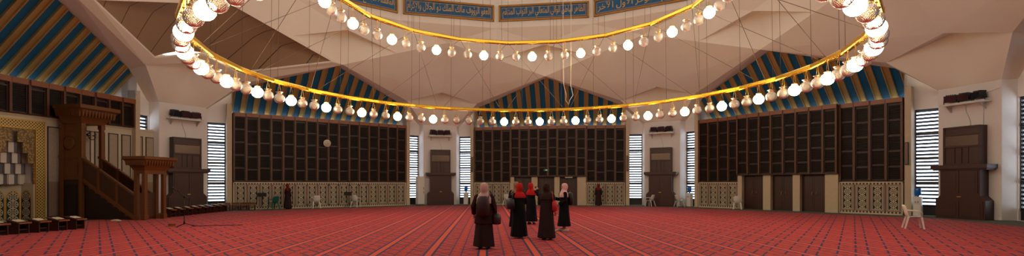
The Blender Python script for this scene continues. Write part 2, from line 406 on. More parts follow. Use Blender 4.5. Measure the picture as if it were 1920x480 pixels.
# ------------------------------------------------------------------ bays
nwin=0; ndoor=0
WS0,WS1,WZ0,WZ1=6.16,7.14,.42,5.42
slat_mesh=None
def window(k,sg):
    global nwin,slat_mesh
    nwin+=1
    o=bpy.data.objects.new('window_%d'%nwin,None); C.objects.link(o); o.location=bay(k,sg*(WS0+WS1)/2,TWIN,WZ0); o.rotation_euler=(0,0,rzb(k))
    struct(o,'tall narrow louvred window with daylight behind','window')
    w=(WS1-WS0)/2; h=WZ1-WZ0
    f=MB()
    f.box(-w,-w+.05,-.05,.05,0,h); f.box(w-.05,w,-.05,.05,0,h); f.box(-w,w,-.05,.05,h-.05,h); f.box(-w,w,-.05,.05,0,.06)
    for q in(1,2,3): f.box(-w,w,-.055,.055,h*q/4-.07,h*q/4+.07)
    f.box(-w,w,-.03,.05,-.42,0)
    f.build('window_frame',M['frame'],o)
    sl=MB(); nsl=27
    for i in range(nsl):
        z=(i+.5)*h/nsl; sl.hexa([(-w+.05,-.045,z+.045),(w-.05,-.045,z+.045),(w-.05,.045,z-.05),(-w+.05,.045,z-.05)],[(-w+.05,-.045,z+.055),(w-.05,-.045,z+.055),(w-.05,.045,z-.04),(-w+.05,.045,z-.04)])
    sl.build('window_louvres',M['louvre'],o)
    MB().box(-w+.03,w-.03,.07,.076,.03,h-.03).build('window_pane',M['pane'],o)
    # sky portal: steers daylight sampling through the opening
    l=bpy.data.lights.new('sky_portal','AREA'); l.shape='RECTANGLE'; l.size=WS1-WS0; l.size_y=h; l.cycles.is_portal=True
    lo=bpy.data.objects.new('sky_portal',l); C.objects.link(lo); lo.location=bay(k,sg*(WS0+WS1)/2,TWIN+.32,WZ0+h/2); lo.rotation_euler=(R(90),0,rzb(k)+PI)
    lo.rotation_euler=(R(-90),0,rzb(k)) 

arch_done=[]
for k in range(-2,6):
    nm=BAYNAME[k]
    # back wall of the bay with openings for the two windows (local s,t,z)
    w=MB()
    def wb(s0,s1,z0,z1,t0=TWIN-.12,t1=TWIN+.25,mi=0):
        if s1>s0 and z1>z0: w.box(s0,s1,t0,t1,z0,z1,mi)
    if k==-2: wb(-SW-.06,-.47,0,HW-.02); wb(1.17,SW+.06,0,HW-.02); wb(-.47,1.17,4.2,HW-.02)
    else: wb(-SW-.06,SW+.06,0,HW-.02)
    wb(-WS0,-SW-.06,0,9.1); wb(SW+.06,WS0,0,9.1)
    for sg in(-1,1):
        a,b=(WS0,WS1) if sg>0 else(-WS1,-WS0)
        wb(a,b,WZ1,9.1); 
        wb(a,b,0,.02)
        a,b=(WS1,8.9) if sg>0 else(-8.9,-WS1); wb(a,b,0,9.1)
        # stone pilaster between cladding and window
        a,b=(SW+.06,WS0-.02) if sg>0 else(-WS0+.02,-SW-.06)
        wb(a,b,0,6.6,TW-.05,TWIN-.12,1)
    wb(-SW-.06,SW+.06,HW-.06,HW-.02,TWIN,22.7)
    # cheeks beside the vault
    for sg in(-1,1):
        s1=sg*(SW+.06)
        w.add([(s1,20.85,6.3),(s1,TWIN-.12,6.0),(s1,22.6,6.0),(s1,22.6,9.1),(s1,20.85,9.1)],[(0,1,2,3,4)])
    o=w.build('wall_'+nm,[M['plaster_low'],M['stone']]); o.location=pol(0,0); o.rotation_euler=(0,0,rzb(k))
    struct(o,'white plaster bay wall with slim stone pilasters beside the windows')
    for sg in(-1,1): window(k,sg)
    # arch soffit and blue vault
    A=(0,rA,hA); Ai=(0,18.92,hA+.10)
    v=MB(); so=MB()
    VT0,VH0=22.5,EYE+4.62; slope=(Ai[2]-VH0)/(VT0-Ai[1])
    def hv(t): return VH0+slope*(VT0-t)
    fs0=rF*math.sin(R(22.5-aF)); ft0=rF*math.cos(R(22.5-aF)); FI=(5.45,20.9)
    for sg in(-1,1):
        F=(sg*fs0,ft0,hF); Fi=(sg*FI[0],FI[1],hv(FI[1])-.01)
        gs=sg*(PR*math.sin(R(22.5))-PW*math.cos(R(22.5))); gt=PR*math.cos(R(22.5))+PW*math.sin(R(22.5)); G=(gs,gt,hG); Gi=(sg*7.18,TWIN-.08,hG)
        so.add([A,F,Fi,Ai],[(0,1,2,3)]); so.add([F,G,Gi,Fi],[(0,1,2,3)])
    o=so.build('trim_%d'%(k+3),M['plaster']); o.location=pol(0,0); o.rotation_euler=(0,0,rzb(k)); struct(o,'plaster underside of the gable arch','arch')
    ln=math.hypot(1,slope)
    def pt(s,t,d=0): return (s,t-d*slope/ln,hv(t)-d/ln)
    def tin(s): q=min(1,abs(s)/FI[0]); return Ai[1]*(1-q)+FI[1]*q-.02
    xs=[-SW-.06+i*(2*SW+.12)/48 for i in range(49)]
    for a,b in zip(xs,xs[1:]): v.add([pt(a,VT0),pt(b,VT0),pt(b,tin(b)),pt(a,tin(a))],[(0,1,2,3)],0)
    step=2*SW/16
    if k in(-2,-1,0,1):
        for i in range(17):
            s=-SW+i*step
            for e0,e1,d in((-.165,-.12,.11),(-.12,.12,.03),(.12,.165,.11)):
                a,b=max(-SW-.05,s+e0),min(SW+.05,s+e1)
                if b<=a: continue
                v.hexa([pt(a,VT0),pt(b,VT0),pt(b,tin(b)),pt(a,tin(a))],[pt(a,VT0,d),pt(b,VT0,d),pt(b,tin(b),d),pt(a,tin(a),d)],1)
    o=v.build('ceiling_vault_'+nm,[M['blue'],M['batten']])
    o.location=pol(0,0); o.rotation_euler=(0,0,rzb(k)); struct(o,'sloping blue ceiling with gold troughs over the bay','ceiling')
    # unseen bays: plain wooden cladding so that the light in the hall is right
    if k>=2:
        o=MB().box(-SW,SW,TW,TWIN-.12,1.75,HW).build('wall_cladding_'+nm,M['wood']); o.location=pol(0,0); o.rotation_euler=(0,0,rzb(k)); struct(o,'dark wooden wall cladding')
# piers
PNAME={-1:'left',0:'back_left',1:'back_right',2:'right',-2:'front_left',3:'far_right',4:'front_right',5:'front'}
for k in range(-2,6):
    p=MB(); pts=[(-PW,0),(PW,0),(1.6,.6),(1.6,2.2),(-1.6,2.2),(-1.6,.6)]
    p.prism([(x,y) for x,y in pts],0,hG,'z')
    o=p.build('wall_pier_'+PNAME[k],M['plaster_low'],bevel=.02); o.location=pol(ang_pier(k),PR); o.rotation_euler=(0,0,rzp(k)); struct(o,'white plaster pier between two bays')
# unseen cap added over the bays so that no sky leaks in
cap=MB(); n8=[pol(ang_pier(k),25,0,9.05) for k in range(8)]; m8=[pol(ang_pier(k),17.6,0,EYE+12.5) for k in range(8)]
for i in range(8): cap.add([n8[i],n8[(i+1)%8],m8[(i+1)%8],m8[i]],[(0,1,2,3)])
struct(cap.build('ceiling_sky_cap',M['plaster']),'unseen outer slab added to keep sky light out','ceiling')
# ------------------------------------------------------------------ wooden louvred cladding
CW=2*SW/16
_shut={}
def shutter_mesh(h,rows,off):
    key=(round(h,2),rows,off)
    if key in _shut: return _shut[key]
    f=MB(); w=CW/2-.045
    f.box(-w,w,.06,.14,0,h)                      # backing
    f.box(-w,-w+.05,-.02,.06,0,h); f.box(w-.05,w,-.02,.06,0,h)
    zs=[0]+[h*(i+off)/rows for i in range(1 if off>=0 else 0,rows+1)]+[h]
    zs=sorted(set(round(min(max(z,0),h),3) for z in zs))
    for z in zs: f.box(-w,w,-.02,.06,max(0,z-.035),min(h,z+.035))
    s=MB()
    for a,b in zip(zs,zs[1:]):
        if b-a<.2: continue
        nn=max(2,int((b-a-.1)/.075))
        for i in range(nn):
            z=a+.06+(b-a-.12)*(i+.5)/nn
            s.hexa([(-w+.05,.0,z-.02),(w-.05,.0,z-.02),(w-.05,.055,z+.025),(-w+.05,.055,z+.025)],[(-w+.05,.0,z-.008),(w-.05,.0,z-.008),(w-.05,.055,z+.037),(-w+.05,.055,z+.037)])
    _shut[key]=(f.mesh('shutter_panel',[M['wood']]),s.mesh('louvre_slats',[M['slat']]))
    return _shut[key]
def cladding(k,c0,c1,z0,z1,label,proj=0.,rows=5,group=None,cat='wall screen'):
    """columns c0..c1 of the sixteen in bay k"""
    s0=-SW+c0*CW; s1=-SW+c1*CW
    T=thing('wooden_louvre_screen',label,cat,bay(k,(s0+s1)/2,TW,z0),rzb(k),group)
    h=z1-z0-.24
    post=MB().box(-.05,.05,-.10,.14,0,z1-z0-.02).mesh('post',[M['woodpost']])
    capm=MB().box(-CW/2+.012,CW/2-.012,-.09,.14,0,.24).mesh('cap_board',[M['woodcap']])
    for i in range(c1-c0):
        x=(i+.5)*CW-(s1-s0)/2
        fm,sm=shutter_mesh(h,rows,(0.,-.12)[i%2])
        o=bpy.data.objects.new('shutter_panel',fm); C.objects.link(o); o.parent=T; o.location=(x,-proj,0)
        q=bpy.data.objects.new('louvre_slats',sm); C.objects.link(q); q.parent=o
        o=bpy.data.objects.new('cap_board',capm); C.objects.link(o); o.parent=T; o.location=(x,-proj-(0,.05)[i%2],h)
    for i in range(c1-c0+1):
        x=i*CW-(s1-s0)/2
        x=min(max(x,-(s1-s0)/2+.05),(s1-s0)/2-.05)
        o=bpy.data.objects.new('post',post); C.objects.link(o); o.parent=T; o.location=(x,-proj,0)
    b=MB().box(-(s1-s0)/2,(s1-s0)/2,.14-proj if proj else .14,TWIN-.12-TW,0,z1-z0-.03)
    if proj: b.box(-(s1-s0)/2,(s1-s0)/2,-proj-.04,.0,-.06,0)
    b.build('backing_board',M['wood'],T)
    return T
cladding(-2,0,16,4.62,HW,'dark louvred wooden screen above the cream marble wall with the prayer niche',rows=1)
cladding(-1,0,16,1.80,HW,'tall dark louvred wooden screen that carries the round white clock')
cladding(0,0,4,1.80,HW,'four bay louvred wooden screen left of the three middle doors')
cladding(0,4,12,2.24,HW,'projecting louvred wooden screen above the three middle doors',proj=.28)
cladding(0,12,16,1.80,HW,'four bay louvred wooden screen right of the three middle doors')
cladding(1,0,4,1.80,HW,'louvred wooden screen left of the right hand group of three doors')
cladding(1,4,12,2.24,HW,'projecting louvred wooden screen above the right hand group of three doors',proj=.28)
cladding(1,12,16,1.80,HW,'louvred wooden screen right of the right hand group of three doors')

# ------------------------------------------------------------------ pierced lattice screens
def lattice(k,c0,c1,label):
    s0=-SW+c0*CW; s1=-SW+c1*CW; W=(s1-s0)/2; H=1.74
    T=thing('lattice_screen',label,'lattice screen',bay(k,(s0+s1)/2,TW-.02,0),rzb(k))
    fr=MB(); fr.box(-W,W,-.06,.10,0,.07); fr.box(-W,W,-.06,.10,H-.06,H); fr.box(-W,-W+.06,-.06,.1,0,H); fr.box(W-.06,W,-.06,.1,0,H)
    fr.box(-W,W,.10,.38,0,H-.02)
    fr.build('screen_frame',M['latticeframe'],T)
    for z in(.07,H-.15): MB().box(-W+.06,W-.06,-.045,.1,z,z+.09).build('inlay_border',M['dash'],T)
    n=c1-c0; pw=(2*W-.12)/n
    fm=MB(); w=pw/2-.012; z0,z1=.16,H-.15
    fm.box(-w,-w+.10,-.05,.1,z0,z1,1); fm.box(w-.10,w,-.05,.1,z0,z1,1); fm.box(-w,w,-.05,.1,z0,z0+.08,1); fm.box(-w,w,-.05,.1,z1-.08,z1,1)
    for a,c in((-w+.1,-w+.125),(w-.125,w-.1)): fm.box(a,c,-.058,.05,z0+.08,z1-.08,0)
    for a,c in((z0+.08,z0+.105),(z1-.105,z1-.08)): fm.box(-w+.1,w-.1,-.058,.05,a,c,0)
    fm.box(-w+.125,-w+.155,-.05,.05,z0+.1,z1-.1,2); fm.box(w-.155,w-.125,-.05,.05,z0+.1,z1-.1,2)
    fmesh=fm.mesh('lattice_panel',[M['latticeframe'],M['latticepink'],M['darkinlay']])
    z=(z1+z0)/2
    pm=MB().box(-w+.15,w-.15,-.03,.06,-(z1-z0)/2+.105,(z1-z0)/2-.105).mesh('pierced_field',[M['lattice']])
    for i in range(n):
        x=-W+.06+(i+.5)*pw
        o=bpy.data.objects.new('lattice_panel',fmesh); C.objects.link(o); o.parent=T; o.location=(x,0,0)
        q=bpy.data.objects.new('pierced_field',pm); C.objects.link(q); q.parent=o; q.location=(0,0,z)
    return T
lattice(-1,0,16,'long pierced lattice screen under the wooden screen with the clock')
lattice(0,0,4,'pierced lattice screen left of the three middle doors')
lattice(0,12,16,'pierced lattice screen right of the three middle doors')
lattice(1,0,4,'pierced lattice screen left of the right hand doors, behind a white chair')
lattice(1,12,16,'pierced lattice screen right of the right hand doors')

# ------------------------------------------------------------------ doors and stone jambs
def doors(k,lab):
    global ndoor
    b=[-2.9,-2.62,-1.26,-.80,.50,.90,2.24,2.9]
    for i in range(4):
        a,c=b[2*i],b[2*i+1]
        m=MB().box(-(c-a)/2,(c-a)/2,-.20,.4,0,2.18)
        o=m.build('trim_%d'%(20+4*(k+2)+i),M['stone']); o.location=bay(k,(a+c)/2,TW); o.rotation_euler=(0,0,rzb(k)); struct(o,'beige stone jamb between the doors','door jamb')
    for i in range(3):
        a,c=b[2*i+1],b[2*i+2]; ndoor+=1; w=(c-a)/2
        T=bpy.data.objects.new('door_%d'%ndoor,None); C.objects.link(T); T.location=bay(k,(a+c)/2,TW); T.rotation_euler=(0,0,rzb(k)); struct(T,'dark wooden double door, '+('left','middle','right')[i]+' of the three '+lab,'door')
        MB().box(-w,w,.2,.3,2.1,2.18).box(-w,-w+.05,.1,.3,0,2.1).box(w-.05,w,.1,.3,0,2.1).build('door_frame',M['doorwood'],T)
        for sg in(-1,1):
            x0,x1=(.005,w-.05) if sg>0 else(-w+.05,-.005)
            d=MB(); d.box(x0,x1,.14,.19,.01,2.1)
            for z0,z1 in((.15,.85),(1.0,1.95)):
                d.box(x0+.08,x1-.08,.122,.14,z0,z1); d.box(x0+.12,x1-.12,.112,.122,z0+.04,z1-.04)
            o=d.build('door_leaf',M['doorwood'],T)
            MB().tube([(sg*.09,.13,.95),(sg*.12,.07,1.0),(sg*.12,.07,1.12),(sg*.09,.13,1.17)],.014).build('door_handle',M['brass'],o)
doors(0,'in the middle bay'); doors(1,'in the right hand bay')

# ------------------------------------------------------------------ pier furniture
PIERS={-1:'the pier beside the pulpit',0:'the left middle pier',1:'the right middle pier',2:'the large pier at far right'}
def ppos(k,w,d,z=0): return pol(ang_pier(k),PR-d,w,z)
def heater():
    T=thing('shouldered_cabinet','','cabinet')
    a=MB(); pts=[(-1.02,0),(1.02,0),(1.02,.86),(.82,1.08),(.82,2.30),(-.82,2.30),(-.82,1.08),(-1.02,.86)]
    a.prism(pts,-.55,-.005,'y'); a.build('lower_cabinet',M['cabinet'],T,bevel=.012)
    d=MB()
    for sg in(-1,1):
        x0,x1=(.02,.74) if sg>0 else(-.74,-.02)
        d.box(x0,x1,-.575,-.55,1.2,2.2); d.box(x0+.1,x1-.1,-.585,-.575,1.3,2.1)
        x0,x1=(.02,.94) if sg>0 else(-.94,-.02)
        d.box(x0,x1,-.575,-.55,.08,.82); d.box(x0+.1,x1-.1,-.585,-.575,.18,.72)
    d.build('door_panels',M['cabinet'],T)
    MB().box(-.09,.09,-.59,-.55,1.0,1.04).build('handle',M['brass'],T)
    MB().box(-1.16,1.16,-.68,-.005,2.31,2.50).box(-1.1,1.1,-.62,-.005,2.25,2.31).build('ledge',M['cabinet'],T,bevel=.012)
    u=MB(); u.box(-.76,.76,-.42,-.005,2.5,4.28); u.box(-.76,-.68,-.46,-.42,2.5,4.28); u.box(.68,.76,-.46,-.42,2.5,4.28)
    for z in(2.5,3.30,3.86,4.2): u.box(-.76,.76,-.46,-.42,z,z+.08)
    u.box(-.03,.03,-.46,-.42,2.5,3.3); u.box(-.3,-.26,-.45,-.42,2.5,3.3); u.box(.26,.3,-.45,-.42,2.5,3.3)
    u.build('upper_cabinet',M['cabinet'],T,bevel=.008)
    g=MB()
    for i in range(9): g.box(-.68,.68,-.44,-.42,3.41+i*.048,3.43+i*.048)
    g.box(-.68,.68,-.43,-.42,3.39,3.85); g.build('grille',M['grille'],T)
    return T
h0=heater()
for i,k in enumerate(PIERS):
    o=h0 if i==0 else copy_tree(h0)
    o.location=ppos(k,0,0.004); o.rotation_euler=(0,0,rzp(k)); o['group']='shouldered cabinets on the piers'
    o['label']='dark mahogany shouldered cabinet with a ledge on '+PIERS[k]
# floodlights on shelves
def shelf():
    s=MB(); s.box(-.92,.92,-.45,-.005,0,.05); s.box(-.92,.92,-.46,-.44,0,.09)
    T=s.build('floodlight_shelf',M['whitemetal'])
    for x in(-.7,.7): MB().prism([(-.4,-.01),(-.01,-.01),(-.01,-.3)],x-.02,x+.02,'x').build('shelf_bracket',M['whitemetal'],T)
    return T
def flood():
    T=thing('floodlight','','floodlight')
    b=MB(); b.hexa([(-.24,-.12,.12),(.24,-.12,.12),(.20,.22,.16),(-.20,.22,.16)],[(-.24,-.20,.42),(.24,-.20,.42),(.18,.16,.46),(-.18,.16,.46)])
    for i in range(5): b.box(-.18+i*.08,-.15+i*.08,-.1,.2,.40,.49)
    b.build('housing',M['black'],T,bevel=.02)
    MB().hexa([(-.2,-.128,.15),(.2,-.128,.15),(.2,-.12,.15),(-.2,-.12,.15)],[(-.2,-.205,.39),(.2,-.205,.39),(.2,-.19,.39),(-.2,-.19,.39)]).build('lens',M['lens'],T)
    MB().tube([(-.27,.02,.28),(-.27,.02,.03),(-.22,.02,.012),(.22,.02,.012),(.27,.02,.03),(.27,.02,.28)],.02).build('yoke',M['blackmetal'],T)
    return T
sh0=shelf(); fl0=flood(); first=True
for k in PIERS:
    s=sh0 if first else copy_tree(sh0)
    tag(s,'white metal shelf with three floodlights high on '+PIERS[k],'shelf','shelves high on the piers',ppos(k,0,.004,5.30),rzp(k))
    for j,(w,rt,nmn) in enumerate(((-.56,.35,'left'),(0,.0,'middle'),(.56,-.3,'right'))):
        f=fl0 if first and j==0 else copy_tree(fl0)
        f.location=ppos(k,w,.23,5.352); f.rotation_euler=(0,0,rzp(k)+rt); f['group']='floodlights on the shelves'
        f['label']='black floodlight, '+nmn+' one of three on the shelf of '+PIERS[k]
    first=False
    c=MB(); c.tube([(-.1,-.02,5.28),(-.08,-.02,5.0),(.02,-.02,4.75),(.1,-.02,4.5),(.1,-.03,4.31)],.012)
    tag(c.build('power_cord',M['whitemetal']),'thin white cord hanging from the floodlight shelf on '+PIERS[k],'cord','floodlight cords',pol(ang_pier(k),PR),rzp(k))
c=MB(); c.tube([(.62,-.02,4.29),(.62,-.02,5.62),(.75,-.02,5.75),(1.24,-.02,5.86)],.014,6); c.tube([(.5,-.4,5.42),(.62,-.03,5.55)],.012,6)
tag(c.build('wall_conduit',M['plaster_low']),'thin pale conduit running up the large pier at far right','conduit',None,pol(ang_pier(2),PR),rzp(2))
# speakers, clock, exit sign, tube light
sp=0
for k,sg,lab in((1,1,'slim dark column speaker on the stone pilaster left of the far right window'),(0,1,'slim dark column speaker beside the window right of the middle doors'),(0,-1,'slim dark column speaker beside the window left of the middle doors')):
    T=thing('column_speaker',lab,'speaker',bay(k,sg*(SW+.17),TW-.055,2.6),rzb(k),'column speakers')
    MB().box(-.07,.07,-.12,0,0,1.15).build('housing',M['frame'],T,bevel=.01); MB().box(-.055,.055,-.13,-.12,.05,1.1).build('grille',M['grille'],T)
T=thing('wall_clock','round white wall clock on the wooden screen','clock',bay(-1,-.12,TW-.16,4.42),rzb(-1))
MB().lathe([(.25,0),(.25,.05),(.22,.06)],28).build('clock_case',M['whiteplastic'],T).rotation_euler=(R(90),0,0)
MB().lathe([(.215,.052),(.215,.063)],28).build('clock_face',M['page'],T).rotation_euler=(R(90),0,0)
MB().box(-.008,.008,-.07,-.063,-.02,.14).build('minute_hand',M['black'],T); MB().box(-.01,.09,-.07,-.063,-.008,.008).build('hour_hand',M['black'],T)
T=thing('exit_sign','small green sign above the middle of the three back doors','sign',bay(0,-.1,TW-.40,2.60),rzb(0))
MB().box(-.2,.2,-.05,0,0,.17).build('housing',M['exit'],T); MB().box(-.08,.08,-.056,-.05,.05,.12).build('pictogram',M['tube'],T)
tb=MB(); tb.box(-.3,.3,-.03,.03,0,.05); tb.tube([(-.28,0,-.02),(.28,0,-.02)],.018)
tag(tb.build('tube_light',M['tube']),'short white tube light above the right one of the three middle doors','light',None,bay(0,1.6,TW-.2,2.12),rzb(0))

# ------------------------------------------------------------------ chandeliers
def lamp_part(parent,lit,pos,rz):
    gm,lm,cm,hm=LM
    o=bpy.data.objects.new('globe_lamp',lm if lit else gm); C.objects.link(o); o.parent=parent; o.location=pos; o.rotation_euler=(0,0,rz)
    o['label']='glowing glass globe lamp' if lit else 'clear ribbed glass globe lamp, unlit'
    for nm,me in(('collar',cm),('hanger',hm)):
        q=bpy.data.objects.new(nm,me); C.objects.link(q); q.parent=o
gp=[(.012,-.205),(.09,-.19),(.155,-.14),(.195,-.07),(.207,0),(.195,.065),(.155,.125),(.10,.165),(.085,.185),(.10,.215),(.14,.245)]
g1=MB().lathe(gp,22,0,closed=False)
gm=g1.mesh('globe_lamp',[M['globe']]); 
g2=MB().lathe(gp[:9]+[(.02,.19)],22,0,closed=True); lm=g2.mesh('globe_lamp',[M['lit']])
cm=MB().lathe([(.105,.205),(.115,.215),(.115,.225),(.03,.235),(.03,.27),(.012,.28)],16).tube([(.1,0,.22),(-.1,0,.22)],.008).mesh('collar',[M['brass']])
def hanger(h): return MB().tube([(.09,0,.22),(.015,0,h)],.007,6).tube([(-.09,0,.22),(-.015,0,h)],.007,6).lathe([(.03,h-.03),(.03,h)],8).mesh('hanger',[M['brass']])
RCX,RCY=.48,17.6
def ringpt(r,a,z): a=R(a); return Vector((RCX+r*math.sin(a),RCY+r*math.cos(a),z))
def chandelier(nm,label,r,zt,ngrp,phase,drop,dead=()):
    global LM
    T=thing(nm,label,'chandelier',(RCX,RCY,zt))
    da=360/ngrp
    seg=MB(); L=2*(r/math.cos(R(da/2)))*math.sin(R(da/2))
    rr=r/math.cos(R(da/2))
    pts=[ringpt(rr,phase+da*(i+.5),zt)-Vector((RCX,RCY,zt)) for i in range(ngrp)]
    m=MB()
    for i in range(ngrp):
        a,b=pts[i],pts[(i+1)%ngrp]; d=(b-a).normalized(); out=Vector((d.y,-d.x,0)); up=Vector((0,0,1))
        sec=[(-.085,-.05),(-.055,-.085),(.055,-.085),(.085,-.05),(.085,.05),(.055,.085),(-.055,.085),(-.085,.05)]
        lo=[a+out*x+up*y for x,y in sec]; hi=[b+out*x+up*y for x,y in sec]; n=len(sec)
        m.add(lo+hi,[(j,(j+1)%n,n+(j+1)%n,n+j) for j in range(n)]+[tuple(range(n))[::-1],tuple(range(n,2*n))])
        m.add([a+d*.04+out*x*1.08+up*y*1.08 for x,y in sec]+[a-d*.04+out*x*1.08+up*y*1.08 for x,y in sec],[(j,(j+1)%n,n+(j+1)%n,n+j) for j in range(n)]+[tuple(range(n))[::-1],tuple(range(n,2*n))])
        # raised beading on the face of the tube
    m.build('gold_ring',M['gold'],T)
    LM=(gm,lm,cm,hanger(drop-.07))
    N3=ngrp*3
    for i in range(N3):
        a=phase+i*da/3; g=round(i/3)
        lit=(i%3==0) and (i//3)%ngrp not in dead
        # flat chords: lamps hang under the segment line
        p=ringpt(r,a,zt); p=p-Vector((RCX,RCY,zt)); p.z=-drop
        off=((a-phase+da/2)%da)-da/2; p.x*=1/math.cos(R(off))*1.0; p.y*=1/math.cos(R(off))
        vx,vy=RCX+p.x,RCY+p.y
        if vy<2.5: continue                                # behind or right above the viewer, outside the frame
        if vy<16 and abs(vx-CX)<vy*.45: continue
        lamp_part(T,lit,p,-R(a))
    return T
T1=chandelier('ring_chandelier','huge lower gold ring chandelier with glass globe lamps above the carpet',10.1,EYE+4.125,32,-4.45,.64,dead=(31,))
T2=chandelier('ring_chandelier','smaller upper gold ring chandelier hanging inside and above the large ring',6.85,EYE+6.98,18,5.3,.70)
def wire(T,p,q,r=.008,m='cable',nm='suspension_cable'):
    o=Vector(T.location); MB().tube([Vector(p)-o,Vector(q)-o],r,5).build(nm,M[m],T)
rnd=random.Random(3)
for i in range(32):
    a=-4.45+11.25*(i+.5); p=ringpt(10.1,a,EYE+4.2)
    if p.y<6: continue
    for da in((-1.2,1.2) if i%2 else(0,)): 
        q=ringpt(10.1,a+da,EYE+4.2); wire(T1,q,ringpt(9.9,a+da,EYE+15.5))
for i in range(18):
    a=5.3+20*(i+.5); p=ringpt(6.85,a,EYE+7.05)
    for da in(-2.6,0): q=ringpt(6.85,a+da,EYE+7.05); wire(T2,q,ringpt(6.7,a+da,EYE+15.5),.007)
    for da in(-19,19):
        q=ringpt(10.1,a+da,EYE+4.2)
        if q.y>9: wire(T2,p-Vector((0,0,.1)),q,.010)
for w in(-.28,.14):
    pts=[(2.9+w,24.5,EYE+15),(2.9+w*.9,24.5,EYE+6),(2.9+w*.8,24.5,EYE+4.9),(2.9+w*.8+.12,24.5,EYE+4.4),(2.9+w*.5,24.45,EYE+4.15),(2.9,24.4,EYE+3.9)]
    o=MB().tube(pts,.014,6).build('hanging_cord',M['whitecord']); tag(o,('left' if w<0 else 'right')+' one of two pale cords hanging down behind the upper ring','cord','pale hanging cords')

# ------------------------------------------------------------------ calligraphy panels on the drum
def shape(s):
    T={'ا':(0xFE8D,0xFE8E,0,0),'أ':(0xFE83,0xFE84,0,0),'إ':(0xFE87,0xFE88,0,0),'و':(0xFEED,0xFEEE,0,0),'ؤ':(0xFE85,0xFE86,0,0),'ر':(0xFEAD,0xFEAE,0,0),'ذ':(0xFEAB,0xFEAC,0,0),'د':(0xFEA9,0xFEAA,0,0),'آ':(0xFE81,0xFE82,0,0)}
    for ch,b in zip('بتجحخعغفقكلمنهيطظسصضؤ',(0xFE8F,0xFE95,0xFE9D,0xFEA1,0xFEA5,0xFEC9,0xFECD,0xFED1,0xFED5,0xFED9,0xFEDD,0xFEE1,0xFEE5,0xFEE9,0xFEF1,0xFEC1,0xFEC5,0xFEB1,0xFEB9,0xFEBD)): T[ch]=(b,b+1,b+2,b+3)
    LA={'ا':0xFEFB,'أ':0xFEF7,'إ':0xFEF9,'آ':0xFEF5}
    out=[];i=0;prev=False
    while i<len(s):
        c=s[i]
        if c not in T: out.append(c);prev=False;i+=1;continue
        if c=='ل' and i+1<len(s) and s[i+1] in LA:
            out.append(chr(LA[s[i+1]]+(1 if prev else 0)));prev=False;i+=2;continue
        iso,fin,ini,med=T[c]; nxt=i+1<len(s) and s[i+1] in T and ini!=0
        out.append(chr((med if prev else ini) if nxt else (fin if prev else iso))); prev=nxt;i+=1
    return ''.join(reversed(out))
TXT=[(-36.9,'المقسط الجامع الغني المغني المانع الضار','blue and gold calligraphy panel at upper left, cut by the frame and the gold ring'),
     (-14.4,'العفو الرؤوف مالك الملك ذو الجلال والإكرام','blue and gold calligraphy panel left of centre, above the left middle pier'),
     (8.1,'الظاهر الباطن الوالي المتعالي البر التواب المنتقم','blue and gold calligraphy panel at centre, above the middle gable'),
     (30.6,'المقدم المؤخر الأول الآخر','blue and gold calligraphy panel right of centre, with large widely spaced letters')]
apo=RD*math.cos(R(11.25)); PWD=3.06; PZ0,PZ1=EYE+11.17,EYE+12.28
for a,t,lab in TXT:
    T=thing('calligraphy_panel',lab,'calligraphy panel',pol(a,apo,0,PZ0),-R(a),'calligraphy panels around the drum')
    H=PZ1-PZ0
    MB().box(-PWD,PWD,-.05,-.005,0,H).build('blue_field',M['panelblue'],T)
    f=MB()
    f.box(-PWD,PWD,-.11,-.04,0,.12); f.box(-PWD,PWD,-.11,-.04,H-.12,H); f.box(-PWD,-PWD+.12,-.11,-.04,0,H); f.box(PWD-.12,PWD,-.11,-.04,0,H)
    f.build('gilt_frame',M['goldframe'],T,bevel=.015)
    l=MB(); e=.19; l.box(-PWD+e,PWD-e,-.056,-.05,e,e+.02); l.box(-PWD+e,PWD-e,-.056,-.05,H-e-.02,H-e); l.box(-PWD+e,-PWD+e+.02,-.056,-.05,e,H-e); l.box(PWD-e-.02,PWD-e,-.056,-.05,e,H-e)
    l.build('inner_line',M['goldpaint'],T)
    cu=bpy.data.curves.new('lettering','FONT'); cu.body=shape(t); cu.size=1; cu.extrude=.01; cu.offset=.004; cu.resolution_u=3
    o=bpy.data.objects.new('lettering',cu); C.objects.link(o); bpy.context.view_layer.update()
    bb=[Vector(v) for v in o.bound_box]; x0=min(v.x for v in bb); x1=max(v.x for v in bb); y0=min(v.y for v in bb); y1=max(v.y for v in bb)
    dg=bpy.context.evaluated_depsgraph_get(); me=bpy.data.meshes.new_from_object(o.evaluated_get(dg)); bpy.data.objects.remove(o)
    xs=[v.co.x for v in me.vertices]; ys=[v.co.y for v in me.vertices]; x0,x1,y0,y1=min(xs),max(xs),min(ys),max(ys)
    sx=(2*PWD-.54)/(x1-x0); sy=(H-.36)/(y1-y0)
    for v in me.vertices: v.co=Vector(((v.co.x-(x0+x1)/2)*sx, -.056-v.co.z, (v.co.y-(y0+y1)/2)*sy+H/2))
    me.materials.clear(); me.materials.append(M['goldpaint'])
    q=bpy.data.objects.new('lettering',me); C.objects.link(q); q.parent=T
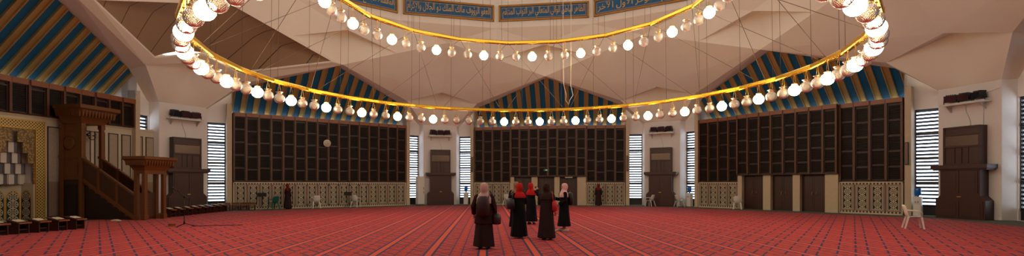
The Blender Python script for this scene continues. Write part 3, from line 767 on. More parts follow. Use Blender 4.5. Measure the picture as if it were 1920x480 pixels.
#PART3
# ------------------------------------------------------------------ prayer niche wall (left bay), local frame (s, t, z)
def lbay(nm,lab,cat,s=0,t=0,z=0,group=None): return thing(nm,lab,cat,bay(-2,s,t,z),rzb(-2),group)
MT=21.16                                            # face of the cream wall
wl=MB()
def cw(a,b,z0,z1): wl.box(a,b,MT,TWIN-.13,z0,z1,0)
cw(-7.2,-.78,0,4.60); cw(1.48,7.3,0,4.60); cw(-.78,1.48,4.36,4.60)
wl.box(-7.2,7.3,MT-.03,MT,4.50,4.60,1)
o=wl.build('wall_niche_facing',[M['cream'],M['stone']]); o.location=pol(0,0); o.rotation_euler=(0,0,rzb(-2)); struct(o,'cream marble facing wall below the louvred screen')
pn=[1.9+i*.725 for i in range(8)]
pm0=None
for i,s in enumerate(pn):
    if pm0 is None:
        T=lbay('marble_wall_panel','','wall panel')
        f=MB()
        for a,b,c,d in((-.27,-.225,.12,4.2),(.225,.27,.12,4.2),(-.27,.27,4.155,4.2),(-.27,.27,.12,.165)): f.box(a,b,-.03,0,c,d)
        f.build('dark_border',M['darkinlay'],T)
        MB().box(-.225,.225,-.015,0,1.72,4.155).build('upper_slab',M['marble'],T); MB().box(-.225,.225,-.015,0,.165,1.72).build('lower_slab',M['pinkmarble'],T)
        pm0=T
    else: T=copy_tree(pm0)
    T.location=bay(-2,s,MT-.001); T.rotation_euler=(0,0,rzb(-2)); T['group']='marble wall panels beside the prayer niche'
    ordn=('first','second','third','fourth','fifth','sixth','seventh','last')[i]
    T['label']='black bordered tall marble panel, %s to the right of the gold prayer niche'%ordn
T=lbay('prayer_niche','arched prayer niche with stepped vaulting in lit and shaded tones in a gold mosaic border','prayer niche',.35,MT)
f=MB(); f.box(-1.13,1.13,-.05,0,4.02,4.36); f.box(.79,1.13,-.05,0,0,4.02); f.box(-1.13,-.79,-.05,0,0,4.02)
f.build('mosaic_border',M['mosaicband'],T)
e=MB()
for a,b,c,d in((-1.16,1.16,4.34,4.38),(-.81,.81,3.98,4.02),(.77,.81,0,4.0),(-.81,-.77,0,4.0),(1.12,1.16,0,4.36),(-1.16,-1.12,0,4.36)): e.box(a,b,-.07,.01,c,d)
e.build('gilt_edge',M['goldpaint'],T)
# gold field with stepped opening
fld=MB(); BW=.205
rows=[(3.40,3.85,1,0),(2.95,3.40,3,1),(2.50,2.95,5,0),(2.05,2.50,7,1),(1.60,2.05,7,0)]   # z, blocks, colour of the middle one
for z0,z1,nb,cc in rows:
    wd=nb*BW/2; fld.box(-.78,-wd,-.01,.06,z0,z1); fld.box(wd,.78,-.01,.06,z0,z1)
fld.box(-.78,.78,-.01,.06,3.85,4.0)
fld.build('mosaic_field',M['mosaic'],T)
M['shadedmarble']=mat('shaded_facet_marble',(88,84,86),.5,var=.15,scale=4); M['litmarble']=mat('lit_facet_marble',(206,198,186),.5,var=.08,scale=4)  # lit and shaded facets of the vaulting put into two block colours
jamb=MB(); jamb.box(-.78,-.72,-.01,.06,0,1.6); jamb.box(.72,.78,-.01,.06,0,1.6); jamb.build('niche_jamb',M['cream'],T)
ND=.95
plan=[(-.72,.06),(-.67,.55),(-.25,ND-.1),(.25,ND-.1),(.67,.55),(.72,.06)]
bk=MB()
for (x0,y0),(x1,y1) in zip(plan,plan[1:]):
    dx,dy=x1-x0,y1-y0; L=math.hypot(dx,dy); nx,ny=-dy/L*.12,dx/L*.12
    bk.hexa([(x0,y0,0),(x1,y1,0),(x1+nx,y1+ny,0),(x0+nx,y0+ny,0)],[(x0,y0,1.66),(x1,y1,1.66),(x1+nx,y1+ny,1.66),(x0+nx,y0+ny,1.66)],0)
bk.box(-.82,.82,.48,ND+.12,1.62,4.1)
bk.build('niche_wall',M['cream'],T)
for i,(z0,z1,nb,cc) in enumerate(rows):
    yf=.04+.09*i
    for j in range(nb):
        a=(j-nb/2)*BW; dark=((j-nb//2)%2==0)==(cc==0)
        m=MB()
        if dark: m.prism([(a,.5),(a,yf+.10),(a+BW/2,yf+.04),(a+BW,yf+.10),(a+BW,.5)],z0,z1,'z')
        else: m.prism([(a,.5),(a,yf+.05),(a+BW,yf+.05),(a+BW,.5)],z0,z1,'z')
        m.build('vault_block',M['shadedmarble' if dark else 'litmarble'],T)
def arch(w,h,hs,y0,y1):
    pts=[(-w,0),(w,0),(w,hs)]+[(w*math.cos(t)*1.0,hs+(h-hs)*math.sin(t)) for t in [PI/2*i/8 for i in range(1,8)]]+[(0,h)]+[(-w*math.cos(t),hs+(h-hs)*math.sin(t)) for t in [PI/2*i/8 for i in range(7,0,-1)]]+[(-w,hs)]
    return MB().prism(pts,y0,y1,'y')
for (x0,y0),(x1,y1) in list(zip(plan,plan[1:]))[1:4]+[(plan[4],plan[5])]:
    w=math.hypot(x1-x0,y1-y0)/2*.78
    o=arch(w,1.24,.82,-.035,-.005).build('arch_lattice',M['lattice'],T); o.location=((x0+x1)/2,(y0+y1)/2,.06); o.rotation_euler=(0,0,math.atan2(y1-y0,x1-x0))
    q=arch(w+.045,1.30,.84,-.02,.0).build('arch_moulding',M['goldpaint'],o)
ln=MB(); ln.box(-.06,.06,-.02,.02,1.50,1.55); ln.build('small_plaque',M['darkinlay'],T).location=(0,ND-.13,0)

# ------------------------------------------------------------------ pulpit: local x = s, local y = t outward (toward the wall)
S0,S1=2.06,3.0; W=S1-S0; T0=19.86; T1=20.98; PZ=1.80
T=lbay('pulpit_tower_and_stair','tall carved walnut pulpit with canopied tower, straight stair and gate','pulpit',S0,T0,.012); T.name='mosque_pulpit'
b=MB(); b.box(0,W,0,T1-T0,0,PZ); b.build('tower_base',M['minbardark'],T)
p=MB(); p.box(0,.07,.10,T1-T0,PZ,4.35); p.build('carved_side_panel',M['minbar'],T)
q=MB(); q.lathe([(.02,-.02),(.30,-.02),(.32,.0),(.22,.012),(.18,.0),(.08,.02)],16).build('carved_rosette',M['minbar'],T); ro=T.children[-1] 
for c in T.children:
    if c.name.startswith('carved_rosette'): c.location=(-.01,.68,3.45); c.rotation_euler=(0,R(-90),0)
MB().box(-.02,.0,.2,T1-T0-.15,1.95,2.55).box(-.02,.0,.2,T1-T0-.15,2.75,2.82).build('lower_side_panel',M['minbar'],T)
MB().box(-.015,.0,.28,T1-T0-.22,.05,1.55).build('side_door',M['slat'],T)
for x,y in((.0,.0),(W,.0),(0,T1-T0-.1),(W,T1-T0-.1)):
    MB().box(x-.075,x+.075,y-.075,y+.075,0,4.35).box(x-.1,x+.1,y-.1,y+.1,4.15,4.35).box(x-.1,x+.1,y-.1,y+.1,2.78,2.9).build('column',M['minbar'],T)
def canopy(T,x0,x1,y0,y1,z,h,fl,nm='canopy',fb=1.):
    c=MB(); n=6
    prof=[(0,0),(.04,.05),(.10,.12),(.45,.42),(.8,.72),(1.0,.80),(1.0,1.0)]
    for (f0,z0),(f1,z1) in zip(prof,prof[1:]):
        lo=[(x0-fl*f0,y0-fl*f0,z+h*z0),(x1+fl*f0,y0-fl*f0,z+h*z0),(x1+fl*f0,y1+fl*f0*fb,z+h*z0),(x0-fl*f0,y1+fl*f0*fb,z+h*z0)]
        hi=[(x0-fl*f1,y0-fl*f1,z+h*z1),(x1+fl*f1,y0-fl*f1,z+h*z1),(x1+fl*f1,y1+fl*f1*fb,z+h*z1),(x0-fl*f1,y1+fl*f1*fb,z+h*z1)]
        c.hexa(lo,hi)
    o=c.build(nm,M['minbar'],T)
    # hanging pendants of the carved frieze
    d=MB(); m=11
    for i in range(m):
        u=(i+.5)/m
        for (px,py) in((x0-fl*.62+(x1-x0+fl*1.24)*u,y0-fl*.66),(x0-fl*.66,y0-fl*.62+(y1-y0+fl*.62*(1+fb))*u),(x1+fl*.66,y0-fl*.62+(y1-y0+fl*.62*(1+fb))*u)):
            r=fl*.16; d.hexa([(px-r*.4,py-r*.4,z+h*.36),(px+r*.4,py-r*.4,z+h*.36),(px+r*.4,py+r*.4,z+h*.36),(px-r*.4,py+r*.4,z+h*.36)],[(px-r,py-r,z+h*.72),(px+r,py-r,z+h*.72),(px+r,py+r,z+h*.72),(px-r,py+r,z+h*.72)])
    d.build('carved_frieze',M['minbar'],o)
canopy(T,-.08,W+.08,-.08,.93,4.35,.80,.42,'canopy',0.)
# stair
G0,G1=-3.25,-2.85                                    # gate, local y
st=MB(); ns=9; run=-2.80
st.prism([(0,0),(0,PZ),(run,.02),(run,0)],.06,W-.06,'x'); st.build('stair_body',M['minbardark'],T)
for i in range(ns):
    y1=run*(i)/ns; z=PZ*(1-(i+1)/ns)+.16
    MB().box(.05,W-.05,run*(i+1)/ns,y1,max(0,z-.2),z).build('step',M['minbar'],T)
for x,sd in((0,-1),(W,1)):
    s=MB(); s.prism([(0,PZ-.05),(0,PZ+.13),(run,.15),(run,-.0),(run+.12,0)],x-.045,x+.045,'x'); s.build('stringer',M['minbar'],T)
    r=MB(); r.hexa([(x-.06,.0,PZ+.95),(x+.06,.0,PZ+.95),(x+.06,run,1.02),(x-.06,run,1.02)],[(x-.06,.0,PZ+1.05),(x+.06,.0,PZ+1.05),(x+.06,run,1.12),(x-.06,run,1.12)]); r.build('handrail',M['minbar'],T)
    for f in(.0,.32,.66,1.0):
        y=run*f; zb=PZ*(1-f)+.1; MB().box(x-.05,x+.05,y-.055,y+.055,max(0,zb-.1),zb+1.0*(1-f)+ .98*f).build('newel_post',M['minbar'],T)
    for f0,f1 in((0,.32),(.32,.66),(.66,1.)):
        ya,yb=run*f0-.055,run*f1+.055
        def zl(y): return PZ+.12+(PZ-.03)/run*-1*(0)+(0.14-PZ-.12)*(y/run)
        def zh(y): return PZ+.96+(1.03-PZ-.96)*(y/run)
        MB().prism([(ya,zl(ya)),(ya,zh(ya)),(yb,zh(yb)),(yb,zl(yb))],x-.015,x+.015,'x').build('balustrade_lattice',M['mash'],T)
# gate
for x in(-.03,W+.03):
    for y in(G0,G1): MB().box(x-.075,x+.075,y-.075,y+.075,0,2.2).box(x-.1,x+.1,y-.1,y+.1,0,.22).build('gate_post',M['minbar'],T)
MB().box(-.1,W+.1,G0-.08,G1+.08,2.05,2.2).build('gate_lintel',M['minbar'],T)
canopy(T,-.12,W+.12,G0-.08,G1+.08,2.2,.62,.30,'gate_canopy')
for x0,x1 in((.05,W/2-.01),(W/2+.01,W-.05)): MB().box(x0,x1,G1-.05,G1-.02,.1,1.2).build('gate_leaf',M['mash'],T)
# small items near the pulpit
T=lbay('wall_fan','small dark fan on the marble wall behind the pulpit columns','fan',3.45,MT-.02,3.95)
MB().tube([(0,0,0),(0,-.16,0)],.025).build('wall_arm',M['blackmetal'],T)
MB().tube([(0.2*math.cos(2*PI*i/20),-.26,.2*math.sin(2*PI*i/20)) for i in range(20)],.018,6,closed=True).tube([(.2,-.26,0),(-.2,-.26,0)],.006).tube([(0,-.26,.2),(0,-.26,-.2)],.006).build('guard',M['blackmetal'],T)
fb=MB()
for i in range(3):
    a=2*PI*i/3; fb.add([(.03*math.cos(a),-.22,.03*math.sin(a)),(.17*math.cos(a-.35),-.235,.17*math.sin(a-.35)),(.17*math.cos(a+.35),-.205,.17*math.sin(a+.35))],[(0,1,2)])
fb.lathe([(.045,0),(.045,.1)],12,0,(0,0,0)); fb.build('blades',M['black'],T)
T=thing('folded_cloth','crumpled white cloth on the carpet at the foot of the pulpit stair','cloth',(-16.9,21.3,.012),.3)
c=MB(); c.loft([(0,.17,.09),(.03,.19,.10),(.06,.15,.07),(.085,.05,.03)],16,0,lambda t,z:.18*math.sin(5*t+z*60)); c.build('cloth',M['page'],T)
T.children[0].name='crumple'

def wallpos(k,x,d):
    b=(x-955.5)/930.6; p0=bay(k,0,TW-d); tx,ty=math.cos(R(ang_bay(k))),-math.sin(R(ang_bay(k)))
    s=(b*p0.y-p0.x)/(tx-b*ty); return p0.x+tx*s,p0.y+ty*s
# ------------------------------------------------------------------ low book benches and books
def bench(dark=True):
    T=thing('book_bench','','book bench'); m=M['cabinet' if dark else 'wood2']
    for x in(-.17,.17): MB().prism([(-.18,0),(.18,0),(.18,.43),(-.18,.33)],x-.018,x+.018,'x').build('side_panel',m,T)
    MB().hexa([(-.21,-.22,.32),(.21,-.22,.32),(.21,.22,.44),(-.21,.22,.44)],[(-.21,-.22,.345),(.21,-.22,.345),(.21,.22,.465),(-.21,.22,.465)]).build('sloping_top',m,T)
    MB().box(-.152,.152,-.14,.15,.12,.145).build('lower_shelf',m,T)
    MB().box(-.21,.21,-.24,-.218,.32,.37).build('book_stop',M['woodcap'],T)
    if dark: MB().box(-.152,.152,.14,.16,.1,.41).build('back_board',M['minbardark'],T)
    return T
def book():
    T=thing('open_book','','book')
    c=MB(); c.hexa([(-.19,-.13,0),(.19,-.13,0),(.19,.13,0),(-.19,.13,0)],[(-.19,-.13,.012),(.19,-.13,.012),(.19,.13,.012),(-.19,.13,.012)]); c.build('cover',M['cover'],T)
    for sg in(-1,1):
        m=MB(); pts=[(0,.012),(.02,.03),(.07,.042),(.13,.036),(.175,.014),(.175,.012)]
        m.prism([(sg*x,z) for x,z in pts],-.12,.12,'y'); m.build('pages',M['page'],T)
    return T
B0=bench(True); B1=bench(False); K0=book(); usedb=[False,False,False]
def place(proto,i,loc,rz,lab,grp,tilt=0):
    o=copy_tree(proto) if usedb[i] else proto; usedb[i]=True
    o.location=loc; o.rotation_euler=(tilt,0,rz); o['label']=lab; o['group']=grp; return o
ORD=['first','second','third','fourth','fifth','sixth','seventh','eighth','ninth']
TILT=math.atan2(.12,.44)
def onbench(loc,rz,lab,grp):
    m=Matrix.Rotation(rz,4,'Z')@Matrix.Rotation(TILT,4,'X')
    p=Matrix.Rotation(rz,4,'Z')@Vector((0,-.01,.4065))
    o=place(K0,2,Vector(loc)+p,0,lab,grp); o.scale=(.82,.82,.82); o.rotation_euler=m.to_euler(); return o
left=[(-15.74+.113*(i-1),15.9+.567*(i-1)) for i in range(5)]
rzL=R(92)
for i,(x,y) in enumerate(left):
    nm=('nearest the left edge, cut by the frame','second from the left edge','third from the left edge, before the niche border','fourth from the left edge','fifth from the left edge, beside the pulpit')[i]
    place(B0,0,(x,y,.013),rzL,'dark book bench in the front row, '+nm,'low book benches in front of the niche')
    onbench((x,y,.013),rzL,'open book on the front row bench '+nm.replace('nearest the left edge, cut by the frame','cut by the frame').replace(', in front of the niche border','').replace(', beside the pulpit',''),'open books in front of the niche')
for i in range(8):
    u=i/7; x=-16.45+(-16.9+16.45)*u; y=24.0+(29.2-24.0)*u
    nm=ORD[i]+' from the microphone stand'
    place(B0,0,(x,y,.013),R(95),'low dark book bench in the long row beyond the pulpit, '+nm,'low book benches in the long row')
    if i!=5: onbench((x,y,.013),R(95),'open book on the long row bench that is '+nm,'open books on the long row')
for i in range(4):
    x,y=wallpos(-1,(425,442,457.5,472.3)[i],.62)
    place(B1,1,(x,y,.002),rzb(-1),'open sided reddish low book bench, %s of four past the dark row'%ORD[i],'open sided book benches')

# ------------------------------------------------------------------ microphone stand, cable
T=thing('microphone_stand','black boom microphone stand standing alone on the carpet before the dark benches','microphone stand',(-12.26,18.7,.012),.4)
for i in range(3):
    a=2*PI*i/3; MB().tube([(0,0,.12),(.36*math.cos(a),.36*math.sin(a),.012)],.014).build('leg',M['blackmetal'],T)
MB().tube([(0,0,.08),(0,0,1.12)],.013).lathe([(.03,.1),(.03,.2)],10).build('pole',M['blackmetal'],T)
MB().tube([(.12,0,1.02),(-.24,-.06,1.38)],.010).lathe([(.028,1.08),(.028,1.16)],10).build('boom',M['blackmetal'],T)
MB().tube([(-.22,-.055,1.36),(-.33,-.075,1.44)],[.016,.022],10).tube([(-.33,-.075,1.44),(-.38,-.085,1.478)],[.032,.028],10).build('microphone',M['black'],T)
pts=[(-12.0,18.72,.02),(-11.6,18.9,.02),(-11.2,19.1,.02),(-10.9,19.0,.02),(-10.6,19.2,.02),(-10.4,19.35,.02)]
tag(MB().tube(pts,.016,6).build('microphone_cable',M['black']),'thin black cable snaking over the carpet from the microphone stand','cable')
T=thing('small_box','small orange brown box on the carpet beside the microphone stand','box',(-12.75,18.75,.012),.5)
MB().box(-.12,.12,-.07,.07,0,.08).build('body',M['woodcap'],T,bevel=.008); MB().box(-.125,.125,-.075,.075,.08,.095).build('lid',M['woodpost'],T)

# ------------------------------------------------------------------ plastic chairs
def chair(m):
    T=thing('plastic_chair','','chair')
    s=MB(); s.hexa([(-.21,-.22,.425),(.21,-.22,.425),(.19,.20,.405),(-.19,.20,.405)],[(-.22,-.23,.445),(.22,-.23,.445),(.20,.21,.425),(-.20,.21,.425)]); s.build('seat',m,T,bevel=.008)
    b=MB(); n=8; vs=[]
    rows=[(.42,.19,.20),(.55,.205,.245),(.70,.215,.285),(.80,.205,.315),(.85,.14,.33)]
    for z,wd,y in rows:
        for i in range(n+1):
            u=-1+2*i/n; vs.append((wd*u,y-.06*u*u,z))
    m0=len(vs)
    for z,wd,y in rows:
        for i in range(n+1):
            u=-1+2*i/n; vs.append((wd*u,y-.06*u*u+.016,z))
    fs=[]
    for r in range(len(rows)-1):
        for i in range(n):
            a=r*(n+1)+i; fs+= [(a,a+1,a+n+2,a+n+1),(m0+a,m0+a+n+1,m0+a+n+2,m0+a+1)]
        for i in(0,n): a=r*(n+1)+i; fs.append((a,a+n+1,m0+a+n+1,m0+a))
    for i in range(n):
        a=(len(rows)-1)*(n+1)+i; fs.append((a,a+1,m0+a+1,m0+a)); fs.append((i,m0+i,m0+i+1,i+1))
    b.add(vs,fs,0,True); b.build('backrest',m,T)
    for sx in(-1,1):
        MB().tube([(sx*.21,-.18,.43),(sx*.25,-.20,.56),(sx*.255,-.14,.63),(sx*.25,.08,.64),(sx*.215,.22,.66)],[.02,.02,.024,.024,.02],8).build('armrest',m,T)
        for sy,yt,yb in((-1,-.19,-.25),(1,.18,.29)):
            x0=sx*.19; x1=sx*.245
            l=MB(); l.hexa([(x1-.018,yb-.022,0),(x1+.018,yb-.022,0),(x1+.018,yb+.022,0),(x1-.018,yb+.022,0)],[(x0-.028,yt-.028,.42),(x0+.028,yt-.028,.42),(x0+.028,yt+.028,.42),(x0-.028,yt+.028,.42)]); l.build('leg',m,T)
    return T
CW0=chair(M['whiteplastic']); fc=True
def px(x,y): Y=EYE*930.6/(y-345.5); return (x-955.5)/930.6*Y,Y
chairs=[(1713,429,R(62),'white plastic armchair standing alone on the carpet at right'),
 (593,389,R(-150),'white plastic chair against the long lattice screen, left of the two'),
 (667,387,R(170),'white plastic chair beside a dark music stand against the long lattice screen'),
 (1219,385.5,R(-140),'white plastic chair left of the cabinet on the right middle pier'),
 (1274,386.5,R(100),'white plastic chair right of the cabinet on the right middle pier'),
 (1383,390.5,R(150),'white plastic chair at the lattice screen left of the right hand doors'),
 (951,385,R(160),'white plastic chair at the lattice screen left of the middle doors')]
for x,y,rz,lab in chairs:
    o=CW0 if fc else copy_tree(CW0); fc=False
    X,Y=px(x,y) if y>400 else wallpos({593:-1,667:-1,1219:0,1274:1,1383:1,951:0}[x],x,1.5 if x==1219 else .75); o.location=(X,Y,.013 if Y<20 else .002); o.rotation_euler=(0,0,rz); o['label']=lab; o['group']='white plastic chairs'
g=chair(M['greenplastic']); X,Y=wallpos(-1,513,.8); g.location=(X,Y,.002); g.rotation_euler=(0,0,R(-120)); g['label']='green plastic chair against the long lattice screen'
# music stands
ms=None
for x,y,lab in((491,390,'dark music stand left of the green chair'),(652,387,'dark music stand left of a white chair at the long lattice screen')):
    X,Y=wallpos(-1,x,.75)
    if ms is None:
        ms=thing('music_stand','','music stand')
        for i in range(3):
            a=2*PI*i/3+.5; MB().tube([(0,0,.2),(.25*math.cos(a),.25*math.sin(a),.012)],.012).build('leg',M['blackmetal'],ms)
        MB().tube([(0,0,.18),(0,0,.85)],.013).build('pole',M['blackmetal'],ms)
        MB().hexa([(-.26,-.12,.82),(.26,-.12,.82),(.26,.06,1.05),(-.26,.06,1.05)],[(-.26,-.13,.83),(.26,-.13,.83),(.26,.05,1.06),(-.26,.05,1.06)]).build('desk',M['black'],ms); o=ms
    else: o=copy_tree(ms)
    o.location=(X,Y,.002); o['label']=lab; o['group']='music stands'; o.rotation_euler=(0,0,R(30))
# water dispensers
wd=None
for x,y,k,sg,lab in((873,384,0,-1,'white water dispenser with a blue bottle at the window right of the left middle pier'),(1299,388,1,-1,'water dispenser with a blue bottle at the window right of the right middle pier'),(1727,399,1,1,'white water dispenser with a blue bottle behind the lone armchair')):
    if wd is None:
        wd=thing('water_dispenser','','water dispenser')
        MB().box(-.16,.16,-.16,.16,.02,.98).box(-.13,.13,-.18,-.16,.62,.9).build('body',M['whiteplastic'],wd,bevel=.02)
        MB().lathe([(.05,.98),(.06,1.02),(.135,1.08),(.135,1.36),(.12,1.40)],18).build('water_bottle',M['blueplastic'],wd)
        for xx in(-.05,.05): MB().box(xx-.015,xx+.015,-.22,-.18,.68,.74).build('tap',M['blueplastic'],wd)
        for xx in(-.12,.12):
            MB().box(xx-.03,xx+.03,-.14,.14,0,.03).build('foot',M['black'],wd)
        o=wd
    else: o=copy_tree(wd)
    o.location=bay(k,sg*6.45,TW-.15 if sg<0 else TW-.2,.002); o.rotation_euler=(0,0,rzb(k)); o['label']=lab; o['group']='water dispensers'
T=thing('tall_cupboard','tall narrow cream cupboard by the window left of the left middle pier','cupboard',bay(-1,6.80,20.55,.002),rzb(-1))
MB().box(-.28,.28,-.2,.2,.06,2.2).build('body',M['whiteplastic'],T,bevel=.01); MB().box(-.26,.26,-.23,-.2,.1,1.1).build('lower_door',M['whiteplastic'],T,bevel=.008); MB().box(-.26,.26,-.23,-.2,1.12,2.17).build('upper_door',M['whiteplastic'],T,bevel=.008)
for z in(.9,1.2): MB().box(.18,.20,-.26,-.23,z,z+.16).build('handle',M['frame'],T)
MB().box(-.26,.26,-.17,.18,0,.06).build('plinth',M['frame'],T)

# ------------------------------------------------------------------ people
CL={n:cloth(n,c) for n,c in dict(black_robe=(19,17,20),brown_coat=(52,28,26),mauve_scarf=(208,168,158),red_scarf=(190,36,34),pink_scarf=(226,178,168),tan_scarf=(150,116,92),dark_skirt=(46,30,30),dark_brown=(46,33,31),darkred_scarf=(112,36,30),plum=(52,36,40),dark_scarf=(58,38,30)).items()}
M['shoe']=mat('pale_shoes',(214,206,200),.6); M['darkshoe']=mat('dark_shoes',(40,36,52),.6); M['bag']=mat('dark_leather_bag',(26,22,24),.45); M['brownbag']=mat('brown_bag',(44,21,19),.5); M['redbag']=mat('red_bag',(190,34,40),.5)
M['eye']=mat('eye_dark',(30,22,20),.3); M['lip']=mat('lips',(168,92,86),.5)
def body_mesh(h,arms,lean=0.):
    """skinned skeleton; arms = [(elbow, wrist, dirhand)] left then right, metres for a 1.62 figure facing -y"""
    k=h/1.62
    V=[];E=[];Rr=[]
    def v(p,rx,ry=None,par=None):
        V.append((p[0]*k,p[1]*k,p[2]*k)); Rr.append((rx*k,(ry or rx)*k))
        if par is not None: E.append((par,len(V)-1))
        return len(V)-1
    pel=v((0,.01,.90),.13,.11); wa=v((0,.005,1.05),.115,.09,pel); ch=v((0,0,1.22),.13,.10,wa); nk=v((0,.005,1.36),.05,.05,ch)
    hd0=v((0,-.005,1.44),.062,.066,nk); hd1=v((0,-.012,1.51),.070,.082,hd0); hd2=v((0,.0,1.57),.066,.078,hd1); v((0,.005,1.605),.035,.04,hd2)
    no=v((0,-.095,1.505),.012,.012,hd1); 
    for sx in(-1,1):
        hip=v((sx*.085,.01,.84),.085,.085,pel); kn=v((sx*.09,-.005,.46),.052,.055,hip); an=v((sx*.09,.02,.085),.034,.036,kn); v((sx*.10,-.14,.035),.032,.022,an)
    for sx,(el,wr,hd) in zip((-1,1),arms):
        sh=v((sx*.165,.005,1.29),.052,.052,ch); e=v(el,.040,.040,sh); w=v(wr,.026,.026,e)
        d=Vector(hd).normalized(); up=Vector((0,0,1)); sd=d.cross(up)
        if sd.length<.1: sd=d.cross(Vector((1,0,0)))
        sd.normalize(); nn=sd.cross(d)
        pm=v(Vector(wr)+d*.055,.030,.018,w); kn=v(Vector(wr)+d*.09,.034,.014,pm)
        for j,(o,L) in enumerate(((-.030,.062),(-.010,.072),(.010,.068),(.029,.052))):
            a=v(Vector(wr)+d*(.09+L*.5)+sd*o-nn*.006,.0085,.0085,kn); v(Vector(wr)+d*(.09+L*.95)+sd*o*1.1-nn*.028,.007,.007,a)
        t=v(Vector(wr)+d*.05-sd*.038*sx,.011,.011,pm); v(Vector(wr)+d*.085-sd*.058*sx-nn*.012,.009,.009,t)
    me=bpy.data.meshes.new('body'); me.from_pydata(V,E,[]); o=bpy.data.objects.new('body_skeleton',me); C.objects.link(o)
    sk=o.modifiers.new('skin','SKIN'); sk.use_smooth_shade=True
    lay=me.skin_vertices[0].data if me.skin_vertices else None
    if lay is None:
        bm=bmesh.new(); bm.from_mesh(me); bm.verts.layers.skin.verify(); bm.to_mesh(me); bm.free(); lay=me.skin_vertices[0].data
    for i,d in enumerate(lay): d.radius=Rr[i]; d.use_root=(i==0)
    su=o.modifiers.new('subd','SUBSURF'); su.levels=1; su.render_levels=1
    return o
def remeshed(mb,name,m,parent,vox=.016,smooth=6):
    me=mb.mesh(name,[m]); o=bpy.data.objects.new(name+'_raw',me); C.objects.link(o)
    r=o.modifiers.new('remesh','REMESH'); r.mode='VOXEL'; r.voxel_size=vox; r.use_smooth_shade=True
    s=o.modifiers.new('smooth','SMOOTH'); s.iterations=smooth; s.factor=.5
    return applied(o,name,[m],parent)
REST=[((-.235,.03,1.04),(-.24,-.06,.82),(0,-.15,-1)),((.235,.03,1.04),(.24,-.06,.82),(0,-.15,-1))]
def person(lab,x,y,h,face,robe,scarf,arms=REST,hem=.05,coat=None,coatz=.62,shoes='darkshoe',seed=0,pz=.012,scarf_long=1.16,step=.03,group='visitors on the carpet',wall=None):
    X,Y=px(x,y) if wall is None else wallpos(wall,x,.75); k=h/1.62
    T=thing('person',lab,'person',(X,Y,pz),face,group)
    b=body_mesh(h,arms); applied(b,'body',[M['skin']],T)
    for sx in(-1,1):
        e=MB().lathe([(.001,-.009),(.009,-.004),(.011,0),(.009,.004),(.001,.009)],8,0,(sx*.029*k,-.082*k,1.53*k)); e.build('eye',M['eye'],T)
        s=MB(); s.loft([(0,.042,.125,-.05),(.03,.046,.13,-.05),(.06,.04,.10,-.03),(.09,.035,.05,.02)],16)
        so=s.build('shoe',M[shoes],T); so.location=(sx*.095*k,sx*step-.01,0); so.rotation_euler=(0,0,-sx*.12)
    MB().tube([(-.022*k,-.0905*k,1.463*k),(0,-.096*k,1.461*k),(.022*k,-.0905*k,1.463*k)],.006*k,6).build('mouth',M['lip'],T)
    rn=random.Random(seed); ph=rn.random()*6
    def fold(t,z):
        q=max(0,min(1,(.95*k-z)/(.9*k))); return q*(.07*math.sin(7*t+ph)+.05*math.sin(11*t+2*ph))
    def sleeves(m,rs=(.078,.062,.066)):
        for sx,(el,wr,hd) in zip((-1,1),arms):
            m.tube([Vector((sx*.13,.005,1.30))*k,Vector((sx*.175,.005,1.275))*k,Vector(el)*k,Vector(wr)*k],[rs[0]*k,rs[0]*k,rs[1]*k,rs[2]*k],10)
    r=MB()
    top=[(.80*k,.205*k,.165*k,.01),(.92*k,.195*k,.155*k,.01),(1.06*k,.165*k,.13*k,.005),(1.18*k,.180*k,.135*k,0),(1.27*k,.19*k,.115*k,.0),(1.325*k,.14*k,.09*k,.0),(1.37*k,.065*k,.06*k,.005)]
    r.loft([(hem,.265*k,.235*k,.01),(.35*k,.235*k,.205*k,.01),(.6*k,.215*k,.18*k,.01)]+top,36,0,fold)
    if coat is None: sleeves(r)
    remeshed(r,'robe' if coat is None else 'skirt',robe,T)
    if coat is not None:
        c=MB(); c.loft([(coatz*k,.245*k,.205*k,.01)]+[(z,a*1.07,b_*1.07,o) for z,a,b_,o in top],36,0,lambda t,z:.04*math.sin(5*t+ph)*max(0,(.95*k-z))/.3)
        sleeves(c,(.085,.07,.07)); remeshed(c,'coat',coat,T)
    s=MB(); s.loft([(1.645*k,.03*k,.035*k,.03*k),(1.63*k,.068*k,.078*k,.03*k),(1.59*k,.094*k,.104*k,.031*k),(1.53*k,.104*k,.112*k,.037*k),(1.46*k,.098*k,.104*k,.034*k),(1.41*k,.092*k,.100*k,.012*k),(1.37*k,.115*k,.105*k,-.002),(1.325*k,.185*k,.125*k,0),(1.26*k,.225*k,.15*k,0),(scarf_long*k,.215*k,.155*k,0)][::-1],32,0,lambda t,z:.03*math.sin(6*t+ph)*(1 if z<1.38*k else 0))
    remeshed(s,'headscarf',scarf,T,.012,4)
    return T
def addbag(T,kind,loc,size,m,strap=None):
    b=MB(); sx,sy,sz=size
    b.loft([(-sz,sx*.75,sy*.7),(-sz*.9,sx,sy),(0,sx*1.02,sy*1.08),(sz*.75,sx*.9,sy*.9),(sz,sx*.55,sy*.4)],20)
    o=b.build(kind,m); M4=Matrix.Translation(T.location)@Matrix.Rotation(T.rotation_euler.z,4,'Z'); o.location=M4@Vector(loc); o.rotation_euler=(0,0,T.rotation_euler.z)
    if strap:
        MB().tube([Vector(p)-Vector(loc) for p in strap],.014,6).build('strap',m,o)
    return o
